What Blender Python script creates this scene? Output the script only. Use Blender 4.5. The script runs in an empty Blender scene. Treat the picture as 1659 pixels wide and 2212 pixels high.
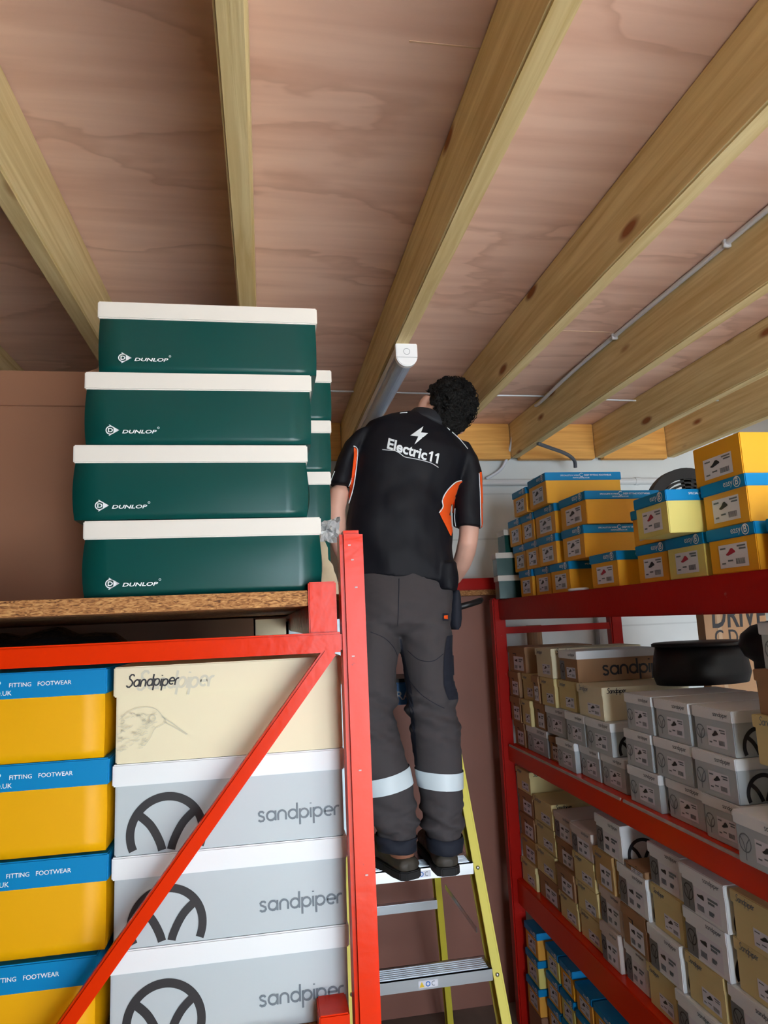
import bpy, bmesh, math, random
from mathutils import Vector, Matrix, noise
from mathutils.bvhtree import BVHTree
random.seed(7)
S = bpy.context.scene
COL = S.collection
R = math.radians

# ------------------------------------------------------------------ camera
CAM = Vector((0, 0, 1.65)); FPX = 1500.0; PW, PH = 1659, 2212
yaw, pit, rol = R(9.979), R(8.9), R(-2.49)
FWD = Vector((math.sin(yaw)*math.cos(pit), math.cos(yaw)*math.cos(pit), math.sin(pit)))
RT0 = Vector((math.cos(yaw), -math.sin(yaw), 0)); UP0 = RT0.cross(FWD)
RGT = RT0*math.cos(rol) + UP0*math.sin(rol); UPV = -RT0*math.sin(rol) + UP0*math.cos(rol)
cd = bpy.data.cameras.new('camera'); cam = bpy.data.objects.new('camera', cd); COL.objects.link(cam)
M = Matrix((RGT, UPV, -FWD)).transposed().to_4x4(); M.translation = CAM
cam.matrix_world = M
cd.sensor_fit = 'VERTICAL'; cd.sensor_height = 24.0; cd.lens = FPX/PH*24.0; cd.clip_start = .02
S.camera = cam

def ray(px, py):
    return RGT*((px-PW/2)/FPX) - UPV*((py-PH/2)/FPX) + FWD
def at(px, py, Y):
    d = ray(px, py); return CAM + d*((Y-CAM.y)/d.y)

# ------------------------------------------------------------------ light
S.view_settings.view_transform = 'Standard'; S.view_settings.look = 'None'
S.view_settings.gamma = 1; S.view_settings.use_curve_mapping = False
S.view_settings.exposure = 0.68
w = bpy.data.worlds.new('world'); S.world = w; w.use_nodes = True
bg = w.node_tree.nodes['Background']; bg.inputs[0].default_value = (.72, .84, 1, 1); bg.inputs[1].default_value = .42
def area(name, loc, target, sx, sy, power, col):
    l = bpy.data.lights.new(name, 'AREA'); l.shape = 'RECTANGLE'; l.size = sx; l.size_y = sy
    l.energy = power; l.color = col
    o = bpy.data.objects.new(name, l); COL.objects.link(o); o.location = loc
    o.rotation_euler = (Vector(target)-Vector(loc)).to_track_quat('-Z', 'Y').to_euler()
    return o
area('door_daylight', (1.3, -9, 2.0), (.7, 1.6, 1.7), 5, 4, 640, (.76, .89, 1))
sl = bpy.data.lights.new('sun', 'SUN'); sl.energy = 62; sl.angle = R(2); sl.color = (.93, .96, 1)
so = bpy.data.objects.new('sun', sl); COL.objects.link(so); so.rotation_euler = Vector((-.1, -.3, -1)).to_track_quat('-Z', 'Y').to_euler()

# ------------------------------------------------------------------ materials
def lin(c):
    c = c/255.0
    return c/12.92 if c <= .04045 else ((c+.055)/1.055)**2.4
def rgb(r, g, b): return (lin(r), lin(g), lin(b), 1)
MC = {}
def mat(name, col, rough=.6, metal=0, spec=.5, vary=.0, scale=8, stretch=(1, 1, 1), col2=None, bump=0, bscale=60, coat=0, trans=0, detail=4):
    if name in MC: return MC[name]
    m = bpy.data.materials.new(name); m.use_nodes = True
    nt = m.node_tree; b = nt.nodes['Principled BSDF']
    b.inputs['Base Color'].default_value = rgb(*col); b.inputs['Roughness'].default_value = rough
    b.inputs['Metallic'].default_value = metal; b.inputs['Specular IOR Level'].default_value = spec
    b.inputs['Coat Weight'].default_value = coat; b.inputs['Coat Roughness'].default_value = .25
    b.inputs['Transmission Weight'].default_value = trans
    if vary or col2 or bump:
        tc = nt.nodes.new('ShaderNodeTexCoord'); mp = nt.nodes.new('ShaderNodeMapping')
        mp.inputs['Scale'].default_value = stretch
        oi = nt.nodes.new('ShaderNodeObjectInfo')
        ad = nt.nodes.new('ShaderNodeVectorMath'); ad.operation = 'ADD'
        sc = nt.nodes.new('ShaderNodeVectorMath'); sc.operation = 'SCALE'; sc.inputs['Scale'].default_value = 37
        nt.links.new(oi.outputs['Random'], sc.inputs[0])
        nt.links.new(tc.outputs['Object'], ad.inputs[0]); nt.links.new(sc.outputs[0], ad.inputs[1])
        nt.links.new(ad.outputs[0], mp.inputs['Vector'])
    if vary or col2:
        n = nt.nodes.new('ShaderNodeTexNoise'); n.inputs['Scale'].default_value = scale; n.inputs['Detail'].default_value = detail
        nt.links.new(mp.outputs[0], n.inputs['Vector'])
        cr = nt.nodes.new('ShaderNodeValToRGB')
        c1 = rgb(*col)
        c2 = rgb(*col2) if col2 else tuple(max(0, x*(1-vary)) for x in c1[:3])+(1,)
        cr.color_ramp.elements[0].position = .35; cr.color_ramp.elements[1].position = .68
        cr.color_ramp.elements[0].color = c2; cr.color_ramp.elements[1].color = c1
        nt.links.new(n.outputs['Fac'], cr.inputs[0]); nt.links.new(cr.outputs[0], b.inputs['Base Color'])
    if bump:
        n2 = nt.nodes.new('ShaderNodeTexNoise'); n2.inputs['Scale'].default_value = bscale; n2.inputs['Detail'].default_value = 3
        nt.links.new(mp.outputs[0], n2.inputs['Vector'])
        bp = nt.nodes.new('ShaderNodeBump'); bp.inputs['Strength'].default_value = bump; bp.inputs['Distance'].default_value = .01
        nt.links.new(n2.outputs['Fac'], bp.inputs['Height']); nt.links.new(bp.outputs[0], b.inputs['Normal'])
    MC[name] = m
    return m

def wood(name, light, dark, knot, along='y', rough=.7):
    """sawn softwood: long grain streaks plus a few knots"""
    m = bpy.data.materials.new(name); m.use_nodes = True
    nt = m.node_tree; b = nt.nodes['Principled BSDF']; b.inputs['Roughness'].default_value = rough
    N = nt.nodes.new; L = nt.links.new
    tc = N('ShaderNodeTexCoord'); oi = N('ShaderNodeObjectInfo')
    sc = N('ShaderNodeVectorMath'); sc.operation = 'SCALE'; sc.inputs['Scale'].default_value = 23
    ad = N('ShaderNodeVectorMath'); ad.operation = 'ADD'
    L(oi.outputs['Random'], sc.inputs[0]); L(tc.outputs['Object'], ad.inputs[0]); L(sc.outputs[0], ad.inputs[1])
    mp = N('ShaderNodeMapping'); L(ad.outputs[0], mp.inputs[0])
    mp.inputs['Scale'].default_value = (22, 1.1, 22) if along == 'y' else (1.1, 22, 22)
    n = N('ShaderNodeTexNoise'); n.inputs['Scale'].default_value = 2.4; n.inputs['Detail'].default_value = 6; n.inputs['Distortion'].default_value = .6
    L(mp.outputs[0], n.inputs['Vector'])
    cr = N('ShaderNodeValToRGB'); cr.color_ramp.elements[0].position = .3; cr.color_ramp.elements[1].position = .7
    cr.color_ramp.elements[0].color = rgb(*dark); cr.color_ramp.elements[1].color = rgb(*light)
    L(n.outputs['Fac'], cr.inputs[0])
    mp2 = N('ShaderNodeMapping'); L(ad.outputs[0], mp2.inputs[0])
    mp2.inputs['Scale'].default_value = (9, 3.2, 9) if along == 'y' else (3.2, 9, 9)
    v = N('ShaderNodeTexVoronoi'); v.inputs['Scale'].default_value = 1.0; L(mp2.outputs[0], v.inputs['Vector'])
    k = N('ShaderNodeValToRGB'); k.color_ramp.elements[0].position = .09; k.color_ramp.elements[1].position = .17
    k.color_ramp.elements[0].color = (1, 1, 1, 1); k.color_ramp.elements[1].color = (0, 0, 0, 1)
    L(v.outputs['Distance'], k.inputs[0])
    mx = N('ShaderNodeMix'); mx.data_type = 'RGBA'; L(k.outputs[0], mx.inputs[0]); L(cr.outputs[0], mx.inputs[6])
    mx.inputs[7].default_value = rgb(*knot); L(mx.outputs[2], b.inputs['Base Color'])
    bp = N('ShaderNodeBump'); bp.inputs['Strength'].default_value = .35; bp.inputs['Distance'].default_value = .004
    L(n.outputs['Fac'], bp.inputs['Height']); L(bp.outputs[0], b.inputs['Normal'])
    return m

def plywood(name, c1, c2, stain):
    m = bpy.data.materials.new(name); m.use_nodes = True
    nt = m.node_tree; b = nt.nodes['Principled BSDF']; b.inputs['Roughness'].default_value = .62
    N = nt.nodes.new; L = nt.links.new
    tc = N('ShaderNodeTexCoord')
    mp = N('ShaderNodeMapping'); mp.inputs['Scale'].default_value = (.9, 9, 9); mp.inputs['Rotation'].default_value = (0, 0, .05)
    L(tc.outputs['Object'], mp.inputs[0])
    n = N('ShaderNodeTexNoise'); n.inputs['Scale'].default_value = 2; n.inputs['Detail'].default_value = 8; n.inputs['Distortion'].default_value = .4
    L(mp.outputs[0], n.inputs['Vector'])
    cr = N('ShaderNodeValToRGB'); cr.color_ramp.elements[0].position = .3; cr.color_ramp.elements[1].position = .66
    cr.color_ramp.elements[0].color = rgb(*c2); cr.color_ramp.elements[1].color = rgb(*c1); L(n.outputs['Fac'], cr.inputs[0])
    mp2 = N('ShaderNodeMapping'); mp2.inputs['Scale'].default_value = (1.0, 2.6, 1); L(tc.outputs['Object'], mp2.inputs[0])
    n2 = N('ShaderNodeTexNoise'); n2.inputs['Scale'].default_value = 1.1; n2.inputs['Detail'].default_value = 5; L(mp2.outputs[0], n2.inputs['Vector'])
    e = N('ShaderNodeValToRGB'); els = e.color_ramp.elements
    els[0].position = .47; els[0].color = (0, 0, 0, 1); els[1].position = .545; els[1].color = (0, 0, 0, 1)
    x = els.new(.535); x.color = (.42, .42, .42, 1); x = els.new(.50); x.color = (.05, .05, .05, 1)
    L(n2.outputs['Fac'], e.inputs[0])
    mx = N('ShaderNodeMix'); mx.data_type = 'RGBA'; L(e.outputs[0], mx.inputs[0]); L(cr.outputs[0], mx.inputs[6]); mx.inputs[7].default_value = rgb(*stain)
    L(mx.outputs[2], b.inputs['Base Color'])
    return m

def chipboard(name):
    m = bpy.data.materials.new(name); m.use_nodes = True
    nt = m.node_tree; b = nt.nodes['Principled BSDF']; b.inputs['Roughness'].default_value = .75
    N = nt.nodes.new; L = nt.links.new
    tc = N('ShaderNodeTexCoord'); mp = N('ShaderNodeMapping'); mp.inputs['Scale'].default_value = (95, 95, 330); L(tc.outputs['Object'], mp.inputs[0])
    n = N('ShaderNodeTexNoise'); n.inputs['Scale'].default_value = 1; n.inputs['Detail'].default_value = 3; n.inputs['Distortion'].default_value = 1.2
    L(mp.outputs[0], n.inputs['Vector'])
    cr = N('ShaderNodeValToRGB'); e = cr.color_ramp.elements
    e[0].position = .3; e[0].color = rgb(84, 48, 24); e[1].position = .72; e[1].color = rgb(214, 164, 104)
    x = e.new(.48); x.color = rgb(168, 112, 62)
    L(n.outputs['Fac'], cr.inputs[0]); L(cr.outputs[0], b.inputs['Base Color'])
    bp = N('ShaderNodeBump'); bp.inputs['Strength'].default_value = .6; bp.inputs['Distance'].default_value = .003
    L(n.outputs['Fac'], bp.inputs['Height']); L(bp.outputs[0], b.inputs['Normal'])
    return m

def paint(name, col, chip, rough=.3):
    """glossy rack paint with small worn-through chips"""
    m = bpy.data.materials.new(name); m.use_nodes = True
    nt = m.node_tree; b = nt.nodes['Principled BSDF']; b.inputs['Roughness'].default_value = rough
    b.inputs['Specular IOR Level'].default_value = .18
    N = nt.nodes.new; L = nt.links.new
    tc = N('ShaderNodeTexCoord'); n = N('ShaderNodeTexNoise'); n.inputs['Scale'].default_value = 26; n.inputs['Detail'].default_value = 6; n.inputs['Roughness'].default_value = .7
    L(tc.outputs['Object'], n.inputs['Vector'])
    cr = N('ShaderNodeValToRGB'); cr.color_ramp.elements[0].position = .685; cr.color_ramp.elements[1].position = .72
    cr.color_ramp.elements[0].color = rgb(*col); cr.color_ramp.elements[1].color = rgb(*chip)
    L(n.outputs['Fac'], cr.inputs[0]); L(cr.outputs[0], b.inputs['Base Color'])
    n2 = N('ShaderNodeTexNoise'); n2.inputs['Scale'].default_value = 55; L(tc.outputs['Object'], n2.inputs['Vector'])
    bp = N('ShaderNodeBump'); bp.inputs['Strength'].default_value = .1; bp.inputs['Distance'].default_value = .004
    L(n2.outputs['Fac'], bp.inputs['Height']); L(bp.outputs[0], b.inputs['Normal'])
    return m

JOIST = wood('sawn_joist', (240, 220, 168), (210, 182, 122), (150, 88, 44))
BLOCK = wood('blocking_timber', (240, 184, 100), (212, 150, 72), (150, 84, 34), along='x')
PLY = plywood('ceiling_plywood', (246, 208, 190), (226, 184, 166), (188, 140, 118))
CHIP = chipboard('chipboard')
BROWN = mat('brown_hardboard', (148, 96, 80), .55, vary=.12, scale=3)
WALL = mat('white_painted_wall', (226, 230, 230), .8, vary=.06, scale=3, bump=.08, bscale=18)
FLOOR = mat('concrete_floor', (134, 122, 114), .8, vary=.3, scale=5)
GROUND = mat('forecourt_concrete', (178, 176, 170), .9, vary=.15, scale=3)
ORANGE = paint('orange_rack_paint', (222, 48, 4), (150, 50, 40), .23)
RED = paint('red_rack_paint', (172, 24, 16), (180, 120, 116), .3)
CARD = mat('brown_cardboard', (158, 112, 86), .75, vary=.08, scale=2.5)
KRAFT = mat('kraft_card', (168, 128, 92), .7, vary=.06, scale=6)
TAN = mat('tan_card', (196, 160, 104), .7, vary=.06, scale=6)
EBO = mat('orange_card', (240, 172, 28), .5, vary=.03, scale=5)
EBT = mat('golden_card', (232, 166, 62), .5, vary=.03, scale=5)
EYL = mat('pale_yellow_card', (232, 218, 124), .5, vary=.03, scale=5)
BLUE = mat('blue_card', (0, 134, 196), .45, spec=.25)
CREAM = mat('cream_card', (232, 222, 190), .6, vary=.03, scale=4)
CREAM2 = mat('buff_card', (222, 204, 146), .65, vary=.05, scale=4)
GREY = mat('grey_card', (188, 198, 204), .5, vary=.02, scale=4)
DGREY = mat('dark_grey_print', (118, 120, 122), .5)
WHITE = mat('white_card', (234, 238, 242), .55)
PINKW = mat('pinkish_white_card', (214, 200, 194), .6)
GREEN = mat('dark_green_card', (4, 70, 66), .3, spec=.3, coat=.12, bump=.06, bscale=7)
LIDW = mat('ivory_card', (226, 221, 214), .6)
INK = mat('black_ink', (38, 36, 40), .55)
INKG = mat('grey_ink', (108, 118, 128), .55)
INKP = mat('pale_ink', (206, 202, 182), .6)
WINK = mat('white_ink', (240, 246, 250), .5)
STK = mat('sticker_paper', (226, 226, 236), .5)
REDSHOE = mat('red_ink', (176, 32, 60), .5)
BLACKPL = mat('black_plastic', (16, 15, 17), .45)
SKIN = mat('skin', (226, 176, 156), .5, vary=.08, scale=20)
SHIRT = mat('black_polo_fabric', (11, 12, 21), .66, spec=.3, bump=.3, bscale=9, stretch=(1, 1, .45))
TROUS = mat('charcoal_work_fabric', (64, 59, 61), .85, bump=.3, bscale=16)
NAVY = mat('navy_fabric', (22, 26, 40), .8)
ORFAB = mat('orange_fabric', (246, 88, 12), .7)
REFL = mat('reflective_tape', (214, 226, 232), .4)
HAIR = mat('black_hair', (14, 12, 12), .6, spec=.3, bump=1.0, bscale=160)
BOOT = mat('brown_boot_leather', (70, 62, 52), .6, vary=.35, scale=18)
BOOTC = mat('tan_boot_collar', (150, 98, 74), .7)
SOLE = mat('boot_sole', (30, 28, 28), .8)
YEL = mat('yellow_fibreglass', (222, 206, 70), .5)
ALU = mat('aluminium', (214, 220, 226), .3, metal=1)
PLW = mat('white_plastic', (236, 238, 242), .35)
DIFF = mat('frosted_diffuser', (170, 184, 206), .25, spec=.6)
CLEAR = mat('clear_plastic', (220, 226, 232), .12, trans=.75)
CABLE = mat('grey_cable', (224, 228, 238), .5)
CABLED = mat('dark_cable', (92, 96, 104), .5)
SHINY = mat('shiny_black_film', (28, 30, 36), .14, bump=.9, bscale=26, stretch=(1, 1, 3))

# ------------------------------------------------------------------ mesh helpers
class MB:
    def __init__(s): s.v = []; s.f = []; s.m = []
    def quad(s, pts, m=0):
        i = len(s.v); s.v += [tuple(p) for p in pts]; s.f.append(tuple(range(i, i+len(pts)))); s.m.append(m)
    def box(s, x0, x1, y0, y1, z0, z1, m=0):
        i = len(s.v)
        s.v += [(x, y, z) for z in (z0, z1) for y in (y0, y1) for x in (x0, x1)]
        for f in ((0, 2, 3, 1), (4, 5, 7, 6), (0, 1, 5, 4), (2, 6, 7, 3), (0, 4, 6, 2), (1, 3, 7, 5)):
            s.f.append(tuple(i+k for k in f)); s.m.append(m)
    def prism(s, a, b, w, h, up=(0, 0, 1), m=0):
        """bar of section w (sideways) x h (along up) from a to b"""
        a, b = Vector(a), Vector(b); d = (b-a).normalized(); sd = d.cross(Vector(up)).normalized(); u = sd.cross(d)
        i = len(s.v)
        for p in (a, b):
            for q, r in ((-1, -1), (1, -1), (1, 1), (-1, 1)): s.v.append(tuple(p+sd*(w/2*q)+u*(h/2*r)))
        for f in ((3, 2, 1, 0), (4, 5, 6, 7), (0, 1, 5, 4), (1, 2, 6, 5), (2, 3, 7, 6), (3, 0, 4, 7)):
            s.f.append(tuple(i+k for k in f)); s.m.append(m)
    def loft(s, secs, n=20, m=0):
        """secs: (centre, half-axis A, half-axis B); closed ends"""
        i0 = len(s.v)
        for c, a, b in secs:
            c, a, b = Vector(c), Vector(a), Vector(b)
            for k in range(n):
                t = 2*math.pi*k/n; s.v.append(tuple(c+a*math.cos(t)+b*math.sin(t)))
        for j in range(len(secs)-1):
            for k in range(n):
                p = i0+j*n+k; q = i0+j*n+(k+1) % n
                s.f.append((p, q, q+n, p+n)); s.m.append(m)
        s.f.append(tuple(i0+k for k in range(n))[::-1]); s.m.append(m)
        l = i0+(len(secs)-1)*n; s.f.append(tuple(l+k for k in range(n))); s.m.append(m)
    def tube(s, pts, r, n=8, m=0):
        pts = [Vector(p) for p in pts]; rs = r if isinstance(r, (list, tuple)) else [r]*len(pts)
        secs = []; ref = Vector((0, 0, 1))
        for i, p in enumerate(pts):
            d = (pts[min(i+1, len(pts)-1)]-pts[max(i-1, 0)]).normalized()
            if abs(d.dot(ref)) > .95: ref = Vector((1, 0, 0))
            a = d.cross(ref).normalized(); b = d.cross(a)
            secs.append((p, a*rs[i], b*rs[i]))
        s.loft(secs, n, m)
    def ball(s, c, rx, ry=None, rz=None, rot=None, n=14, m=0):
        ry = ry or rx; rz = rz or rx; secs = []
        Q = rot or Matrix.Identity(3); c = Vector(c)
        for j in range(1, n):
            t = math.pi*j/n; z = -math.cos(t); q = math.sin(t)
            secs.append((c+Q@Vector((0, 0, rz*z)), Q@Vector((rx*q, 0, 0)), Q@Vector((0, ry*q, 0))))
        s.loft(secs, n, m)
    def ribbon(s, pts, wd, N, off=0, m=0):
        """flat stroke along pts in the plane with normal N"""
        pts = [Vector(p) for p in pts]; N = Vector(N); L = []
        for i, p in enumerate(pts):
            d = (pts[min(i+1, len(pts)-1)]-pts[max(i-1, 0)])
            if d.length < 1e-9: d = Vector((1, 0, 0))
            sd = N.cross(d.normalized())*(wd/2); L.append((p+sd+N*off, p-sd+N*off))
        for a, b in zip(L, L[1:]): s.quad((a[0], a[1], b[1], b[0]), m)
    def mesh(s, name, mats, bev=0, smooth=False):
        me = bpy.data.meshes.new(name); me.from_pydata(s.v, [], s.f)
        for mm in (mats if isinstance(mats, (list, tuple)) else [mats]): me.materials.append(mm)
        for p, mi in zip(me.polygons, s.m): p.material_index = mi
        bm = bmesh.new(); bm.from_mesh(me)
        bmesh.ops.recalc_face_normals(bm, faces=bm.faces)
        if bev:
            es = [e for e in bm.edges if len(e.link_faces) == 2 and e.calc_face_angle(0) > .5]
            bmesh.ops.bevel(bm, geom=es, offset=bev, segments=2, affect='EDGES', clamp_overlap=True)
        bm.to_mesh(me); bm.free()
        if smooth:
            for p in me.polygons: p.use_smooth = True
        return me
    def build(s, name, mats, parent=None, bev=0, smooth=False):
        return put(name, s.mesh(name, mats, bev, smooth), parent)

def put(name, me, parent=None):
    o = bpy.data.objects.new(name, me); COL.objects.link(o)
    if parent: o.parent = parent
    return o
def thing(name, label, cat, loc=(0, 0, 0), rz=0, group=None):
    o = bpy.data.objects.new(name, None); COL.objects.link(o); o.empty_display_size = .05
    o.location = loc; o.rotation_euler = (0, 0, rz)
    return tag(o, label, cat, group)
def tag(o, label, cat, group=None):
    o['label'] = label; o['category'] = cat
    if group: o['group'] = group
    return o
def struct(o): o['kind'] = 'structure'; return o
def shift(o, loc):
    """put a world-built mesh's origin at loc"""
    loc = Vector(loc); o.data.transform(Matrix.Translation(-loc)); o.location = loc; return o
def spline(pts, n=6):
    """Catmull-Rom through pts"""
    P = [Vector(p) for p in pts]; out = []
    for i in range(len(P)-1):
        a, b, c, d = P[max(i-1, 0)], P[i], P[i+1], P[min(i+2, len(P)-1)]
        for k in range(n):
            t = k/n
            out.append(.5*((2*b)+(c-a)*t+(2*a-5*b+4*c-d)*t*t+(3*b-a-3*c+d)*t*t*t))
    out.append(P[-1]); return out

# ------------------------------------------------------------------ lettering
TXT = {}
def text_tris(s, bold=.0, shear=0):
    """text in Blender's own font as 2D polygons: height 1 = cap height approx"""
    k = (s, bold, shear)
    if k in TXT: return TXT[k]
    cu = bpy.data.curves.new('t', 'FONT'); cu.body = s; cu.offset = bold; cu.shear = shear; cu.resolution_u = 3
    o = bpy.data.objects.new('t', cu); COL.objects.link(o)
    dg = bpy.context.evaluated_depsgraph_get(); dg.update()
    me = bpy.data.meshes.new_from_object(o.evaluated_get(dg))
    V = [Vector((v.co.x, v.co.y)) for v in me.vertices]; F = [tuple(p.vertices) for p in me.polygons]
    bpy.data.objects.remove(o); bpy.data.curves.remove(cu); bpy.data.meshes.remove(me)
    x0 = min(v.x for v in V); x1 = max(v.x for v in V)
    TXT[k] = ([Vector((v.x-x0, v.y)) for v in V], F, x1-x0); return TXT[k]
def put_text(mb, s, org, U, W, length, capscale=1, bold=.0, shear=0, m=0):
    """text along U from org; W is the up vector; scaled so that it is length long"""
    V, F, wd = text_tris(s, bold, shear); k = length/wd; U, W, org = Vector(U), Vector(W), Vector(org)
    P = [org+U*(v.x*k)+W*(v.y*k*capscale) for v in V]
    i = len(mb.v); mb.v += [tuple(p) for p in P]
    for f in F: mb.f.append(tuple(i+q for q in f)); mb.m.append(m)
def arc(cx, cy, r, a0, a1, n=12, ry=None):
    ry = ry or r
    return [(cx+r*math.cos(R(a0+(a1-a0)*k/n)), cy+ry*math.sin(R(a0+(a1-a0)*k/n))) for k in range(n+1)]
GL = {  # rounded lower-case strokes, x-height 1: (strokes, advance)
 's': ([[(.62, .84), (.45, .97), (.2, .97), (.07, .82), (.12, .63), (.35, .53), (.58, .42), (.64, .22), (.5, .04), (.22, .02), (.03, .16)]], .92),
 'a': ([arc(.45, .5, .45, 20, 340), [(.9, 1), (.9, 0)]], 1.18),
 'n': ([[(0, 0), (0, .55)]+arc(.41, .55, .41, 180, 0)+[(.82, 0)]], 1.1),
 'd': ([arc(.45, .5, .45, 20, 340), [(.9, 1.62), (.9, 0)]], 1.2),
 'p': ([arc(.45, .5, .45, 160, -160), [(0, 1), (0, -.62)]], 1.16),
 'i': ([[(0, 1), (0, 0)], [(0, 1.4), (0, 1.5)]], .3),
 'e': ([[(.02, .5), (.86, .5)]+arc(.45, .5, .45, 0, 310)], 1.08),
 'r': ([[(0, 0), (0, .55)]+arc(.36, .58, .36, 180, 65)], .55),
 'S': ([[(.95, 1.5), (.75, 1.72), (.4, 1.74), (.15, 1.5), (.22, 1.18), (.6, .95), (.86, .68), (.8, .3), (.45, .04), (.1, .08), (-.1, .3)]], 1.15)}
def put_strokes(mb, word, org, U, W, xh, wd, N, sx=1.0, shear=0, wob=0, m=0):
    U, W, org, N = Vector(U), Vector(W), Vector(org), Vector(N); x = 0; cnt = 0; rr = random.Random(3)
    for ch in word:
        st, adv = GL[ch]; dy = rr.uniform(-wob, wob)
        for s_ in st:
            pts = [org+U*((x+p[0]*sx+p[1]*shear)*xh)+W*((p[1]+dy)*xh) for p in s_]; cnt += 1
            mb.ribbon(pts, wd, N, .00006*(cnt % 4), m)
        x += adv*sx
    return x*xh

# ------------------------------------------------------------------ shoe boxes
KINDS = {  # body, lid, look for the label
 'EB': (EBO, BLUE, 'orange blue-lidded'), 'ET': (EBT, BLUE, 'golden blue-lidded'), 'EY': (EYL, BLUE, 'pale yellow blue-lidded'),
 'EO': (EBO, None, 'lidless orange'),
 'SG': (GREY, WHITE, 'grey white-lidded'), 'SW': (WHITE, WHITE, 'white'), 'SP': (PINKW, PINKW, 'pinkish white'),
 'SK': (KRAFT, WHITE, 'kraft-sided white-lidded'), 'SC': (CREAM2, CREAM2, 'buff'), 'SB': (CREAM, CREAM, 'cream'), 'KR': (KRAFT, KRAFT, 'kraft brown'),
 'TN': (TAN, TAN, 'tan'), 'DG': (GREEN, LIDW, 'green white-lidded')}
MESH = {}
def cached(key, fn):
    if key not in MESH: MESH[key] = fn()
    return MESH[key]
def q(v): return round(v, 3)

def box_mesh(x0, x1, y0, y1, z0, z1, mt, bev=.0018):
    def f():
        b = MB(); b.box(x0, x1, y0, y1, z0, z1); return b.mesh('card', mt, bev)
    return cached(('b', q(x0), q(x1), q(y0), q(y1), q(z0), q(z1), mt.name), f)

SHOE = [(-1, -.1), (-.95, .2), (-.6, .28), (-.2, .5), (.15, .8), (.4, .95), (.75, .85), (.85, .5), (1, .1), (.95, -.25), (.2, -.3), (-.6, -.35)]
def wheel(mb, cx, cz, r, zmin, wd, y=-.0008):
    """ring with two leaf-shaped spokes, cut off at zmin; drawn on the plane y"""
    def clip(pts):
        run = []
        for p in pts:
            if p[1] >= zmin: run.append((p[0], y, p[1]))
            elif len(run) > 1: mb.ribbon(run, wd, (0, -1, 0)); run = []
            else: run = []
        if len(run) > 1: mb.ribbon(run, wd, (0, -1, 0))
    clip(arc(cx, cz, r, -60, 300, 90))
    for sg in (-1, 1):
        y -= .00012
        P = [(cx+sg*r*.80, cz+r*.58), (cx+sg*r*.45, cz+r*.25), (cx+sg*r*.20, cz-r*.2), (cx+sg*r*.09, cz-r*.6), (cx+sg*r*.05, cz-r*.97)]
        clip([(p.x, p.y) for p in spline([(a, b, 0) for a, b in P], 10)])

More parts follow.
